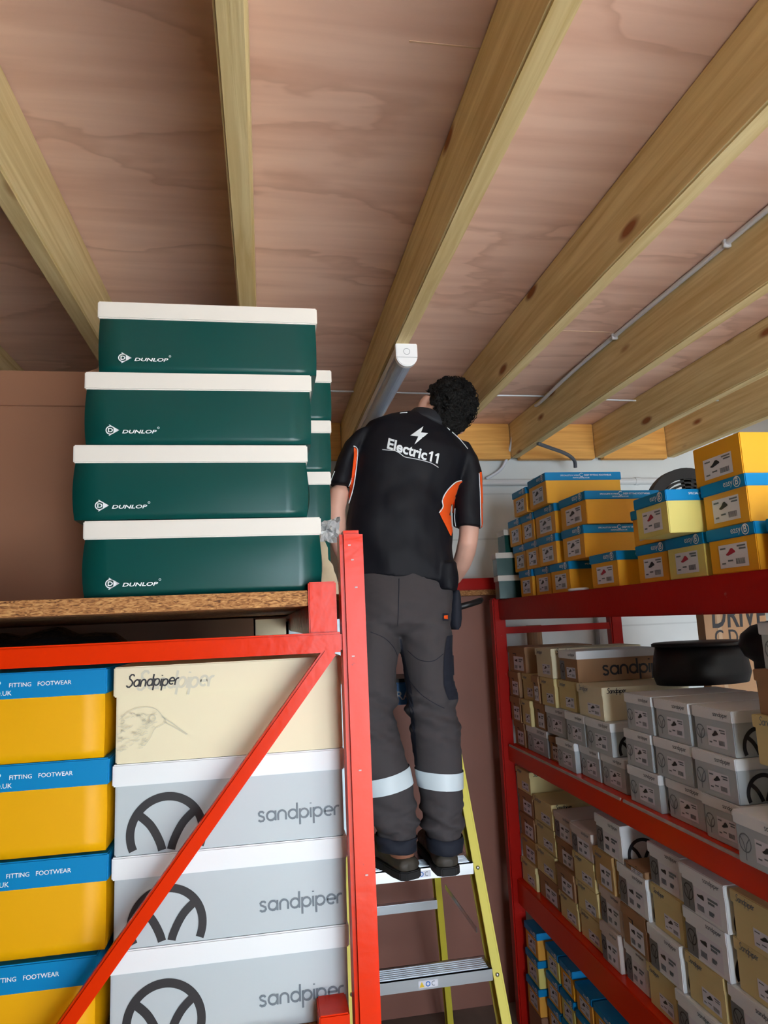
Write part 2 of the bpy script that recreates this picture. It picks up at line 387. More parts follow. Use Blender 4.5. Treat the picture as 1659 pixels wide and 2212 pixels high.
def end_art(kind, W, H, lidh, var):
    """stickers and prints on the end face x=0, local y from far (W) to near (0): returns [(name, mesh, parent key, [(sub)])]"""
    out = []; X = -.0007
    def P(u, v): return (X, W*(1-u), H*v)             # u to the right as seen from the aisle
    big = kind in ('SW', 'SP', 'KR', 'TN')
    if kind in ('EB', 'ET', 'EY', 'EO'): r = (.22, .80, .12, .62)
    elif kind == 'SG': r = (.34, .80, .14, .58)
    elif big: r = (.30, .86, .08, .62)
    else: r = (.38, .85, .12, .46)
    def sticker():
        b = MB(); u0, u1, v0, v1 = r
        b.quad((P(u0, v0), P(u1, v0), P(u1, v1), P(u0, v1))); return b.mesh('sticker', STK)
    def ink():
        b = MB(); u0, u1, v0, v1 = r; X2 = X-.0005
        def Q(s, t): return (X2, W*(1-(u0+(u1-u0)*s)), H*(v0+(v1-v0)*t))
        cs, ct, k = (.42, .62, .2) if not big else (.26, .68, .17)
        tl = .8 if not big else -.6
        b.quad([Q(cs+k*px*.8-(py*k*.35*tl), ct+py*k*.9+px*k*.4*tl) for px, py in SHOE], 1)
        for i in range(9): b.quad((Q(.58+.035*i, .12), Q(.58+.035*i+.02, .12), Q(.58+.035*i+.02, .36), Q(.58+.035*i, .36)), 0) if not big else \
            b.quad((Q(.1+.03*i, .12), Q(.1+.03*i+.018, .12), Q(.1+.03*i+.018, .36), Q(.1+.03*i, .36)), 0)
        for t, a, c in ((.88, .66, .95), (.76, .72, .95), (.84, .06, .26), (.2, .08, .22), (.3, .3, .48)) if not big else ((.8, .55, .93), (.66, .55, .8), (.22, .56, .72), (.3, .56, .76)):
            h = .035 if not big else .05
            b.quad((Q(a, t-h), Q(c, t-h), Q(c, t+h), Q(a, t+h)), 0)
        return b.mesh('sticker_print', [INKG, REDSHOE if var == 1 else INK])
    out.append(('sticker', cached(('st', kind, q(W), q(H)), sticker), 'body', ('sticker_print', cached(('ik', kind, q(W), q(H), var), ink))))
    if kind in ('EB', 'ET', 'EY'):
        def brand():
            b = MB(); z = H-lidh*.66
            put_text(b, 'easy', (X, W*.46, z), (0, -1, 0), (0, 0, 1), W*.20, 1.1, .0)
            c = (W*.17, H-lidh*.5); rr = lidh*.40
            b.ribbon([(X, c[0]+p[0], c[1]+p[1]) for p in arc(0, 0, rr, 0, 360, 24)], .0022, (-1, 0, 0))
            put_text(b, 'B', (X, c[0]+rr*.5, c[1]-rr*.55), (0, -1, 0), (0, 0, 1), rr*.95, 1.1, .02)
            return b.mesh('brand_print', WINK)
        out.append(('brand_print', cached(('eb', kind, q(W), q(H), q(lidh)), brand), 'lid', None))
    elif kind in ('SG', 'SW', 'SP', 'SK'):
        def nm():
            b = MB(); put_strokes(b, 'sandpiper', (X, W*.44, H-lidh*.62), (0, -1, 0), (0, 0, 1), W*.04, .0016, (-1, 0, 0)); return b.mesh('brand_print', INKG)
        out.append(('brand_print', cached(('sn', q(W), q(H), q(lidh)), nm), 'lid', None))
        def em():
            b = MB(); cu, cv, rr = .17, .42, .085*W*1.2
            if kind != 'SG': b.quad([P(u, v) for u, v in ((.02, .03), (.28, .03), (.28, .66), (.02, .66))], 1)
            X3 = X-.0006
            c = (W*(1-cu), H*cv)
            b.ribbon([(X3, c[0]+p[0], c[1]+p[1]) for p in arc(0, 0, rr, 0, 360, 22)], .0028, (-1, 0, 0))
            for sg in (-1, 1): b.ribbon([(X3, c[0]+sg*rr*.75, c[1]+rr*.55), (X3, c[0]+sg*rr*.3, c[1]), (X3, c[0], c[1]-rr)], .0024, (-1, 0, 0))
            b.ribbon([(X3, c[0], c[1]-rr), (X3, c[0], c[1]-rr*1.9)], .0024, (-1, 0, 0))
            return b.mesh('emblem', [INKG if kind == 'SG' else INK, DGREY])
        out.append(('emblem', cached(('em', kind, q(W), q(H)), em), 'body', None))
    elif kind in ('SC', 'SB', 'TN'):
        def nm2():
            b = MB(); put_strokes(b, 'Sandpiper', (X, W*.88, H-lidh*.72), (0, -1, 0), (0, 0, 1), W*.052, .0018, (-1, 0, 0), .75, .22, .08); return b.mesh('brand_print', INKG)
        out.append(('brand_print', cached(('sc', q(W), q(H), q(lidh)), nm2), 'lid', None))
    elif kind == 'KR':
        def bow():
            b = MB()
            b.ribbon([P(.10+.5*t, .93-.55*t*(1-t)*1.4) for t in [k/12 for k in range(13)]], .008, (-1, 0, 0))
            b.ribbon([P(.42, .86), P(.45, .62)], .007, (-1, 0, 0)); return b.mesh('emblem', INK)
        out.append(('emblem', cached(('kr', q(W), q(H)), bow), 'body', None))
    return out

def side_art(kind, L, H, lidh, flip=False):
    """prints on the long side y=0"""
    out = []; Y = -.0008
    if kind in ('EB', 'ET', 'EY'):
        def t():
            b = MB(); z = H-lidh*.50
            put_text(b, 'SPECIALISTS IN WIDE', (L*.20, Y, z), (1, 0, 0), (0, 0, 1), L*.24, 1, .012)
            put_text(b, 'DEEP FITTING FOOTWEAR', (L*.51, Y, z), (1, 0, 0), (0, 0, 1), L*.36, 1, .012)
            c = (L*.475, H-lidh*.36); rr = lidh*.23
            b.ribbon([(c[0]+p[0], Y, c[1]+p[1]) for p in arc(0, 0, rr, 40, 330, 20)], .0016, (0, -1, 0))
            put_text(b, 'WWW.EASYB.CO.UK', (L*.36, Y, H-lidh*.80), (1, 0, 0), (0, 0, 1), L*.22, 1, .012)
            return b.mesh('brand_print', WINK)
        out.append(('brand_print', cached(('ebs', q(L), q(H), q(lidh)), t), 'lid'))
    if kind in ('SG', 'SW', 'SK', 'SP'):
        def wl():
            b = MB(); r = H*.40
            wheel(b, L*.225, H*.21, r, .004, r*.23)
            return b.mesh('emblem', INK)
        if kind != 'SK': out.append(('emblem', cached(('wh', q(L), q(H)), wl), 'body'))
        def nm():
            b = MB()
            if kind == 'SK': put_strokes(b, 'sandpiper', (L*.30, Y, H*.20), (1, 0, 0), (0, 0, 1), L*.100, .0070, (0, -1, 0))
            else: put_strokes(b, 'sandpiper', (L*.612, Y, H*.24), (1, 0, 0), (0, 0, 1), L*.0415, .0028, (0, -1, 0))
            return b.mesh('brand_print', INK if kind == 'SK' else INKG)
        out.append(('brand_print', cached(('sps', kind, q(L), q(H)), nm), 'body'))
    if kind in ('SB', 'SC'):
        def nm2():
            b = MB(); put_strokes(b, 'Sandpiper', (L*.055, Y, H-lidh*.68), (1, 0, 0), (0, 0, 1), L*.031, .0022, (0, -1, 0), .78, .2, .08)
            return b.mesh('brand_print', INK)
        out.append(('brand_print', cached(('sbs', q(L), q(H), q(lidh)), nm2), 'lid'))
    return out

def shoebox(kind, x, y, z, L, W, H, label, group, lidh=None, rz=0, var=0, sides=True, ends=True, bulge=None):
    body_m, lid_m, look = KINDS[kind]
    lidh = lidh or H*.26
    t = thing('shoe_box', label, 'shoebox', (x, y, z), rz, group)
    g = .0035
    me = bulge() if bulge else box_mesh(g, L-g, g, W-g, 0, H-.002, body_m)
    parts = {'body': put('body', me, t)}
    if lid_m:
        parts['lid'] = put('lid', box_mesh(0, L, 0, W, H-lidh, H, lid_m), t)
    else: parts['lid'] = parts['body']
    if ends:
        for n, m_, pk, sub in end_art(kind, W, H, lidh, var):
            if not lid_m and n == 'brand_print': continue
            p = put(n, m_, parts[pk])
            p.location.x = 0 if pk == 'lid' else g
            if sub: put(sub[0], sub[1], p)
    if sides:
        for n, m_, pk in side_art(kind, L, H, lidh):
            p = put(n, m_, parts[pk]); p.location.y = 0 if pk == 'lid' else g
    return t

# ================================================================== THE ROOM
ZC, ZJ = 2.595, 2.42           # ceiling underside, joist underside
YB = 3.26                      # back wall
b = MB(); b.box(-2.2, 2.5, -1.6, 3.4, -.1, 0); struct(b.build('floor', FLOOR))
b = MB(); b.box(-7, 7, -9, -1.6, -.12, -.02); struct(b.build('trim_1', GROUND))
b = MB(); b.box(-2.2, 2.5, -1.6, 3.4, ZC, ZC+.02)
b.box(.25, .372, .985, .988, ZC-.0008, ZC, 1); b.box(.826, 1.214, 2.09, 2.093, ZC-.0008, ZC, 1); b.box(-.42, -.053, 2.09, 2.092, ZC-.0008, ZC, 1)
struct(b.build('ceiling', [PLY, mat('pale_splinter', (226, 190, 160), .7)]))
b = MB(); b.box(-2.2, 2.5, YB, YB+.12, 0, ZC)
for i in range(1, 12): b.box(-2.2, 2.5, YB-.0015, YB, i*.225-.004, i*.225+.004, 1)
struct(b.build('wall_back', [WALL, mat('wall_joint', (206, 210, 210), .8)]))
b = MB(); b.box(-2.3, -2.2, -1.6, 3.4, 0, ZC); struct(b.build('wall_left', mat('dark_unseen_wall', (120, 96, 78), .8, vary=.1)))  # unseen left wall, coloured dark to cut bounce light onto the joists
b = MB(); b.box(-2.2, .25, -1.7, -1.6, 0, ZC); b.box(.25, 2.5, -1.7, -1.6, 2.10, ZC); struct(b.build('wall_front_added', WALL))  # unseen front wall, added to shade the left rack; lintel trims the post's reflection
b = MB(); b.box(2.5, 2.6, -1.6, 3.4, 0, ZC); struct(b.build('wall_right', WALL))

JX = [-.88, -.463, -.053, .371, .783, 1.214, 1.66, 2.06]
JL = ['timber ceiling joist at the far left edge, mostly behind the cardboard carton',
      'pale timber ceiling joist running behind the green boxes at top left',
      'knotty timber ceiling joist running straight down to the green box stack',
      'timber ceiling joist with the white batten light fixed under it',
      "timber ceiling joist ending just right of the man's head",
      'timber ceiling joist with grey cable clipped along its top left edge',
      'timber ceiling joist second from the right, above the black slotted guard',
      'timber ceiling joist furthest right, behind the lidless orange box']
for i, (x, lb) in enumerate(zip(JX, JL)):
    b = MB(); b.box(x, x+.043, -1.6, 3.205, ZJ, ZC)
    tag(shift(b.build('ceiling_joist', JOIST, bev=.004), (x, 0, ZJ)), lb, 'joist', 'ceiling joists')
BL = ["", 'timber blocking behind the green box stack', 'shadowed timber blocking between the green boxes and the man', "timber blocking behind the man's back and the batten light",
      "orange timber blocking right of the man's head", 'orange timber blocking behind the dark cable bracket', 'orange timber blocking just left of the lidless orange box']
for i in range(1, 7):
    b = MB(); b.box(JX[i]+.045, JX[i+1]-.002, 3.195, 3.235, ZJ-.006, ZC-.001)
    tag(shift(b.build('timber_blocking', BLOCK, bev=.003), (JX[i], 3.2, ZJ)), BL[i], 'blocking', 'blocking between the joists')

# conduit and cables
b = MB(); b.tube([(.2, 3.242, 2.305), (2.45, 3.242, 2.305)], .017, 10)
for x in (.9, 1.35, 1.9): b.tube([(x-.012, 3.242, 2.305), (x+.012, 3.242, 2.305)], .021, 10)
tag(b.build('wall_conduit', mat('white_conduit', (222, 226, 228), .5), smooth=False), 'white horizontal conduit pipe along the back wall below the timber', 'pipe')
b = MB(); b.tube(spline([(1.204, .3, 2.585), (1.205, 1.4, 2.586), (1.203, 2.35, 2.584), (1.195, 2.75, 2.56), tuple(at(1150, 880, 3.0)), tuple(at(1112, 920, 3.15)), tuple(at(1104, 960, 3.19)), tuple(at(1085, 1010, 3.225)), tuple(at(1050, 1034, 3.235))], 8), .0075, 8)
for y in (.9, 1.5, 2.1): b.box(1.196, 1.214, y, y+.012, 2.575, 2.595)
tag(b.build('electric_cable', CABLE, smooth=True), 'grey electric cable along a joist, dropping to the conduit on the back wall', 'cable')
b = MB(); b.tube(spline([(-.4, 2.74, 2.583), (.28, 2.70, 2.58), (.9, 2.72, 2.578), (1.21, 2.73, 2.58), (1.62, 2.772, 2.58), (2.09, 2.755, 2.58)], 8), .0035, 6)
tag(b.build('thin_wire', CABLE, smooth=True), 'thin grey wire threaded crosswise through the joists near the back wall', 'wire')
b = MB(); b.tube(spline([tuple(at(1162, 958, 2.9)), tuple(at(1190, 968, 2.95)), tuple(at(1222, 980, 3.05)), tuple(at(1240, 994, 3.12)), tuple(at(1243, 1010, 3.14))], 6), .009, 8)
tag(b.build('flexible_cable', CABLED, smooth=True), 'dark grey flexible cable hanging above the topmost orange blue-lidded box', 'cable')

# batten light under the fourth joist
t = thing('batten_light', 'white unlit batten light with frosted diffuser under a joist', 'light fitting', (.405, 1.82, ZJ))
b = MB(); b.box(-.029, .029, .02, 1.2, -.03, 0); b.build('housing', PLW, t, .004)
def dprof(r, z0, n=12): return [(-r, 0), (-r, z0)]+[(-r*math.cos(math.pi*k/n), z0-r*math.sin(math.pi*k/n)) for k in range(1, n)]+[(r, z0), (r, 0)]
def extr(mb, prof, y0, y1, m=0):
    i = len(mb.v); n = len(prof)
    mb.v += [(p[0], y0, p[1]) for p in prof]+[(p[0], y1, p[1]) for p in prof]
    for k in range(n): mb.f.append((i+k, i+(k+1) % n, i+n+(k+1) % n, i+n+k)); mb.m.append(m)
    mb.f.append(tuple(range(i, i+n))); mb.m.append(m); mb.f.append(tuple(range(i+n, i+2*n))); mb.m.append(m)
b = MB(); extr(b, [(p[0]*.93, p[1]-.028 if p[1] < 0 else -.028) for p in dprof(.028, -.006)], .018, 1.2); b.build('diffuser', DIFF, t, smooth=False)
for y0, y1 in ((0, .02), (1.2, 1.22)):
    b = MB(); extr(b, dprof(.031, -.036), y0, y1); ec = b.build('end_cap', PLW, t, .002)
    if y0 == 0:
        b = MB(); b.ribbon([(.009*math.cos(a*.3), -.0006, -.024+.009*math.sin(a*.3)) for a in range(22)], .0011, (0, -1, 0)); b.quad([(-.030, -.0006, -.0405), (.030, -.0006, -.0405), (.030, -.0006, -.0415), (-.030, -.0006, -.0415)])
        b.build('knockout_mark', INKG, ec)

# ================================================================== LEFT RACK
t = thing('storage_rack', 'orange steel rack at left with diagonal brace, holding the green boxes', 'rack', (0, 0, 0))
def post(x0, x1, y0, y1, z1, nm, m, par, bv=.006):
    b = MB(); b.box(x0, x1, y0, y1, 0, z1); return b.build(nm, m, par, bv)
p = post(.112, .1475, 1.028, 1.075, 1.787, 'upright', ORANGE, t)
b = MB()
for k, z in enumerate((1.763, 1.741, 1.70, 1.60, 1.44, 1.30)):
    b.box(.124+.004*(k % 3), .128+.004*(k % 3), 1.0272, 1.0285, z, z+.002)
b.build('bolt_mark', mat('scuff', (210, 180, 180), .6), p)
post(.112, .1475, 2.95, 2.99, 1.787, 'upright', ORANGE, t); post(-.95, -.915, 1.028, 1.075, 1.787, 'upright', ORANGE, t); post(-.95, -.915, 2.95, 2.99, 1.787, 'upright', ORANGE, t)
for z in (1.622, 1.02, .12):
    b = MB(); b.box(-.915, .112, 1.036, 1.066, z-.0145, z+.0145); b.build('rail', ORANGE, t, .003)
b = MB(); b.prism((.096, 1.05, 1.612), (-.263-.06, 1.05, 1.152-.077), .020, .026, up=(0, 1, 0)); b.build('diagonal_brace', ORANGE, t, .003)
for z0, z1 in ((1.634, 1.712), (1.045, 1.121), (.45, .52)):
    for x0, x1 in ((.064, .106), (-.91, -.87)):
        b = MB(); b.box(x0, x1, 1.045, 2.96, z0, z1); b.build('beam', ORANGE if x0 > 0 else ORANGE, t, .002)
for z0, lb in ((1.677, 'thick chipboard shelf under the green boxes, raw edge showing'), (1.064, 'chipboard shelf under the cream and grey boxes in the left rack')):
    b = MB(); b.box(-.868, .0635, 1.05, 2.98, z0, z0+.023); tag(shift(b.build('shelf_board', [CHIP], bev=.0008), (-.4, 1.05, z0)), lb, 'shelf', 'chipboard shelves of the left rack')

# green boxes
def bulged(L, W, H, mt, bl, br, bf):
    b = MB(); b.box(.0035, L-.0035, .0035, W-.0035, 0, H-.002)
    me = b.mesh('card', [mt, mat('pale_card_edge', (206, 206, 204), .7)])
    bm = bmesh.new(); bm.from_mesh(me); bmesh.ops.subdivide_edges(bm, edges=bm.edges, cuts=9, use_grid_fill=True)
    for v in bm.verts:
        u, d, z = v.co.x/L, v.co.y/W, max(0, min(1, v.co.z/(H*.78))); p = math.sin(math.pi*min(1, z))**.8
        e = max(0, abs(u-.5)*2-.25)/.75
        v.co.x += (br if u > .5 else -bl)*p*e**2*(.25+.75*math.sin(math.pi*max(0, min(1, d))))
        if d < .5: v.co.y -= bf*p*math.sin(math.pi*u)*(1-2*d)
    for f in bm.faces:
        f.material_index = 1 if f.normal.x < -.7 else 0; f.smooth = abs(f.normal.y) > .7
    bm.to_mesh(me); bm.free(); return me
def flying_d(b, x, z, h, Y):
    r = h*.36; c = (x+r, z+h*.5)
    b.ribbon([(p[0], Y, p[1]) for p in arc(c[0], c[1], r, 50, 310, 18)], h*.09, (0, -1, 0))
    put_text(b, 'D', (c[0]-r*.55, Y, c[1]-r*.5), (1, 0, 0), (0, 0, 1), r*1.2, .85, .03)
    b.quad([(c[0]+r*.78, Y, c[1]+r*.62), (c[0]+r*.78, Y, c[1]-r*.62), (c[0]+r*2.2, Y, c[1])])
    for s in (1, -1): b.ribbon([(c[0]-r*.3, Y, c[1]+s*h*.5), (c[0]+r*1.9, Y, c[1]+s*.02*h)], h*.075, (0, -1, 0))
DUN = [(-.261, 1.700, .349, 1.068, .0, 'lowest of the front stack', (.010, .008)), (-.277, 1.815, .347, 1.066, .35, 'second from the bottom of the front stack', (.009, .009)),
       (-.264, 1.930, .343, 1.068, -.35, 'third from the bottom of the front stack', (.007, .004)), (-.247, 2.0438, .338, 1.066, 0, 'topmost of the front stack', (.004, .003))]
for x, z, L, y, rz, lb, (bl, br) in DUN:
    W, H, lh = .2, .1135, .0275; bl *= 1.5; br *= 1.3
    t = shoebox('DG', x, y, z, L, W, H, 'green boot box with white lid, '+lb, 'green boot boxes on the chipboard shelf', lidh=lh, rz=R(rz), sides=False, ends=False,
                bulge=lambda: bulged(L, W, H, GREEN, bl, br, .003))
    body = t.children[0]
    b = MB(); Y = -.0045; x0 = L*.098; z0 = .0155
    flying_d(b, x0, z0-.0035, .0165, Y); put_text(b, 'DUNLOP', (x0+.023, Y, z0), (1, 0, 0), (0, 0, 1), .050, .62, .022, .22)
    b.ribbon([(x0+.0755+p[0], Y, z0+.0085+p[1]) for p in arc(0, 0, .0014, 0, 360, 10)], .0007, (0, -1, 0))
    pr = b.build('brand_print', WINK, body)
for k in range(4):
    lb = ['lowest', 'second from the bottom', 'third from the bottom', 'topmost'][k]
    shoebox('DG', -.205+.004*k, 1.425, 1.742+.1115*k, .342, .2, .111, 'green boot box with white lid, %s of the stack behind' % lb, 'green boot boxes on the chipboard shelf', lidh=.0275, sides=False, ends=False,
            bulge=lambda: bulged(.342, .2, .111, GREEN, .004, .006, .002))
b = MB(); b.box(-.24, .13, 1.40, 1.66, 1.70, 1.7415)
tag(shift(b.build('flat_carton', CARD, bev=.002), (-.24, 1.4, 1.70)), 'flat brown carton lying under the rear stack of green boxes', 'carton')
# torn carton piece and film beside the lowest green box
b = MB(); rr = random.Random(5); L1 = []; zs = [1.701+.0105*k for k in range(12)]
for z in zs: L1.append((.131+.006*rr.random()-.016*(z-1.70)/.12*2, z))
for y0, y1 in ((1.25, 1.262),):
    i = len(b.v); pr = [(.085, zs[0])]+L1+[(.085, zs[-1])]
    n = len(pr); b.v += [(x, y0, z) for x, z in pr]+[(x, y1, z) for x, z in pr]
    for k in range(n): b.f.append((i+k, i+(k+1) % n, i+n+(k+1) % n, i+n+k)); b.m.append(0)
    b.f.append(tuple(range(i, i+n))); b.m.append(0); b.f.append(tuple(range(i+n, i+2*n))); b.m.append(0)
tag(shift(b.build('torn_cardboard', mat('pale_torn_card', (206, 188, 158), .85, vary=.25, scale=30)), (.1, 1.25, 1.70)), 'torn piece of pale cardboard sticking up beside the lowest green box', 'cardboard')
b = MB(); rr = random.Random(9)
G = [[None]*9 for _ in range(9)]
for i in range(9):
    for j in range(9):
        u, v = i/8, j/8; c = at(690+42*u, 1168-40*v-12*u+16*u*(1-v), 1.235)
        G[i][j] = c+Vector((rr.uniform(-.0015, .0015), rr.uniform(-.007, .007), rr.uniform(-.002, .002)))
for i in range(8):
    for j in range(8): b.quad((G[i][j], G[i+1][j], G[i+1][j+1], G[i][j+1]))
o = b.build('plastic_film', mat('crumpled_film', (226, 228, 230), .15, trans=.5)); md = o.modifiers.new('s', 'SOLIDIFY'); md.thickness = .0008
tag(o, 'crumpled clear plastic film on the torn cardboard by the green boxes', 'plastic')
# big open carton at the left
t = thing('cardboard_carton', 'large brown cardboard carton standing left of the green boxes', 'carton', (0, 0, 0))
b = MB(); b.box(-.86, -.318, 1.385, 1.76, 1.701, 2.092); b.build('body', CARD, t, .002)
b = MB(); b.box(-.86, -.318, 1.380, 1.386, 2.088, 2.158); b.build('flap', CARD, t, .001)
b = MB(); pts = [(-.345, 2.158), (-.32, 2.168), (-.31, 2.187), (-.298, 2.20), (-.288, 2.197), (-.275, 2.206), (-.262, 2.20), (-.262, 1.95), (-.318, 1.95)]
i = 0; n = len(pts); b.v += [(x, 1.388, z) for x, z in pts]+[(x, 1.394, z) for x, z in pts]
for k in range(n): b.f.append((k, (k+1) % n, n+(k+1) % n, n+k)); b.m.append(0)
b.f.append(tuple(range(n))); b.m.append(0); b.f.append(tuple(range(n, 2*n))); b.m.append(0)
o = b.build('torn_flap', mat('torn_carton_flap', (188, 150, 124), .8), t)

# boxes in the left rack
for k, (z, x1) in enumerate(((1.474, -.228), (1.348, -.223), (1.219, -.222), (1.0885, -.234))):
    L = .345
    t = shoebox('EB', x1-L, 1.09, z, L, .2, .1255, ['topmost', 'second from the top', 'third from the top', 'lowest'][k]+' orange blue-lidded shoebox at the far left, beside the large shoeboxes', 'orange shoeboxes in the left rack', lidh=.0365, sides=False, ends=False,
                bulge=lambda: bulged(L, .2, .1255, mat('amber_card', (240, 176, 2), .45, spec=.25, vary=.03), .002, .004, .002))
    lid = [c for c in t.children if c.name.startswith('lid')][0]
    b = MB(); z0 = .1255-.0365
    put_text(b, 'SPECIALISTS IN WIDE', (L*.05, -.0008, z0+.0165), (1, 0, 0), (0, 0, 1), L*.33, 1, .008)
    put_text(b, '&', (L*.425, -.0008, z0+.0165), (1, 0, 0), (0, 0, 1), L*.018, 1, .008)
    put_text(b, 'DEEP', (L*.50, -.0008, z0+.0165), (1, 0, 0), (0, 0, 1), L*.085, 1, .008)
    for wd_, u0, u1 in (('FITTING', .617, .702), ('FOOTWEAR', .727, .859)): put_text(b, wd_, (L*u0, -.0008, z0+.0165), (1, 0, 0), (0, 0, 1), L*(u1-u0), 1.0, .008)
    put_text(b, 'WWW.EASYB.CO.UK', (L*.378, -.0008, z0+.0055), (1, 0, 0), (0, 0, 1), L*.25, 1, .008)
    b.build('brand_print', WINK, lid)
SX = [(1.4625, -.219, .336, .137, 'SB'), (1.3365, -.219, .334, .1255, 'SG'), (1.2135, -.2185, .334, .1225, 'SG'), (1.0875, -.222, .336, .1255, 'SG')]
for k, (z, x0, L, H, kd) in enumerate(SX):
    lb = ['cream shoebox with a faint bird drawing on top of the grey boxes', 'grey white-lidded shoebox directly under the cream bird box', 'grey white-lidded shoebox, second from the bottom behind the orange brace', 'lowest grey white-lidded shoebox behind the orange brace'][k]
    t = shoebox(kd, x0, 1.09+.002*k, z, L, .2, H, lb, 'large shoeboxes behind the orange brace', lidh=.043 if k == 0 else .0305, ends=False)
    if k == 0:
        body = [c for c in t.children if c.name.startswith('body')][0]; lid = [c for c in t.children if c.name.startswith('lid')][0]
        b = MB(); put_strokes(b, 'Sandpiper', (L*.10, -.0005, H-.034), (1, 0, 0), (0, 0, 1), L*.046, .0036, (0, -1, 0), .78, .2, .06); b.build('ghost_print', INKP, lid)
        b = MB(); Y = -.0006; rr = random.Random(2)
        def sk(pts, wd=.0007): b.ribbon([(p.x, Y, p.y) for p in spline([(a, c, 0) for a, c in pts], 6)], wd, (0, -1, 0))
        sk([(.008, .062), (.025, .074), (.045, .078), (.06, .074), (.069, .064), (.075, .056)]); sk([(.068, .063), (.085, .051), (.102, .038), (.104, .036)], .0012); sk([(.070, .056), (.085, .047), (.103, .0355)], .001)
        sk([(.075, .055), (.066, .050), (.058, .046), (.052, .034), (.044, .024)]); sk(arc(.055, .062, .0042, 0, 360, 12), .0012)
        for _ in range(95):
            u, v = rr.random(), rr.random(); x = .006+.052*u; zz = .018+.052*v
            if x+.6*(.05-zz) > .056: continue
            sk([(x, zz), (x+.003, zz+rr.uniform(-.001, .002)), (x+.006, zz+rr.uniform(-.001, .003))], .0006)
        b.build('bird_drawing', INKP, body)
b = MB(); b.box(-.60, .10, 1.31, 1.66, 1.0875, 1.492); tag(shift(b.build('brown_carton', CARD, bev=.003), (-.6, 1.31, 1.0875)), 'wide brown carton behind the front row in the left rack', 'carton')
shoebox('SB', -.150, 1.315, 1.494, .255, .2, .131, 'cream shoebox in shadow behind the cream bird box', 'large shoeboxes behind the orange brace', lidh=.043, ends=False)
b = MB(); rr = random.Random(4)
secs = []
for k in range(14):
    x = -.62+.43*k/13; e = math.sin(math.pi*min(1, max(0, (k+.6)/14.2)))**.3
    secs.append(((x, 1.44, 1.494+.083*e+.004*math.sin(k*2.1)), (0, .11*e, 0), (0, 0, .083*e+.004*math.sin(k*2.1))))
b.loft(secs, 22); tag(b.build('film_bundle', SHINY, smooth=True), 'glossy black film-wrapped bundle above the orange box stack in the left rack', 'bundle')
for nm, x0, x1, y, z1, mt, lb in (('storage_carton', -.86, -.03, 1.9, 1.672, mat('dark_carton', (116, 86, 66), .7), 'dark brown carton widened to darken the gap under the chipboard, left of the cream one'),  # dark carton widened to hide the bright wall and keep the gap dark
    ('storage_carton', -.025, .055, 1.9, 1.668, CREAM, 'cream carton glimpsed in the gap under the chipboard'), ('storage_carton', .062, .20, 1.9, 1.660, mat('pale_blue_carton', (190, 214, 226), .4), 'pale blue carton glimpsed under the chipboard, near the orange post')):
    b = MB(); b.box(x0, x1, y, y+.3, 1.0875, z1); b.box(x0, x1, y-.001, y, z1-.02, z1-.017, 0); tag(shift(b.build(nm, mt, bev=.002), (x0, y, 1.0875)), lb, 'carton', 'cartons at the back of the left rack')

# ================================================================== BACK OF THE AISLE
b = MB(); b.box(.16, 1.12, 3.09, 3.13, 1.772, 1.826); tag(shift(b.build('back_beam', RED, bev=.003), (.16, 3.1, 1.77)), 'red shelf beam across the end of the aisle, under the white wall', 'beam')
b = MB(); b.box(.16, 1.12, 3.085, 3.25, 1.748, 1.7715); tag(shift(b.build('back_shelf_board', CHIP), (.16, 3.1, 1.745)), 'raw chipboard edge just under the red beam at the aisle end', 'shelf')
b = MB(); b.box(.02, 1.10, 3.165, 3.18, .0, 1.7475); tag(shift(b.build('hardboard_sheet', BROWN, bev=.002), (.02, 3.165, 0)), 'brown hardboard panel closing the end of the aisle behind the ladder', 'panel')

# ================================================================== RIGHT RACK
t = thing('storage_rack', 'red steel rack along the right side, full of shoeboxes', 'rack', (0, 0, 0))
for x0, x1, y0, y1 in ((.992, 1.048, 2.972, 3.022), (1.545, 1.60, 2.972, 3.022), (.992, 1.048, .80, .85), (1.545, 1.60, .80, .85)):
    b = MB(); b.box(x0, x1, y0, y1, 0, 1.722 if x0 > 1.2 else 1.728); b.build('upright', RED if x0 < 1.2 and y0 > 2 else RED, t, .006)
for z0, z1, mt in ((1.632, 1.7215, RED), (1.037, 1.1068, ORANGE), (.467, .5658, ORANGE)):
    for x0, x1 in ((1.018, 1.064), (1.55, 1.595)):
        b = MB(); b.box(x0, x1, .85, 2.972, z0, z1); o = b.build('beam', mt, t, .004)
        if x0 < 1.2 and 1 < z0 < 1.2:
            for ya, yb in ((.86, 1.985), (2.0, 2.955)):
                b = MB(); b.box(1.0166, 1.0225, ya, yb, 1.0990, 1.1072); b.build('scuffed_edge', mat('pale_scuffed_edge', (196, 176, 170), .7, vary=.2, scale=30), o, .001)
for y in (2.985, .815):
    for z in (1.585, 1.0, .25):
        b = MB(); b.box(1.048, 1.545, y, y+.025, z-.0145, z+.0145); b.build('brace', RED, t, .002)
    for za, zb in ((.28, .98), (1.02, 1.57)):
        if y > 2 and za > .5: continue
        b = MB(); b.prism((1.06, y+.0125, za), (1.535, y+.0125, zb), .02, .02, up=(0, 1, 0)); b.build('diagonal_brace', RED, t)
MEL = mat('pale_board_edge', (206, 192, 186), .7)
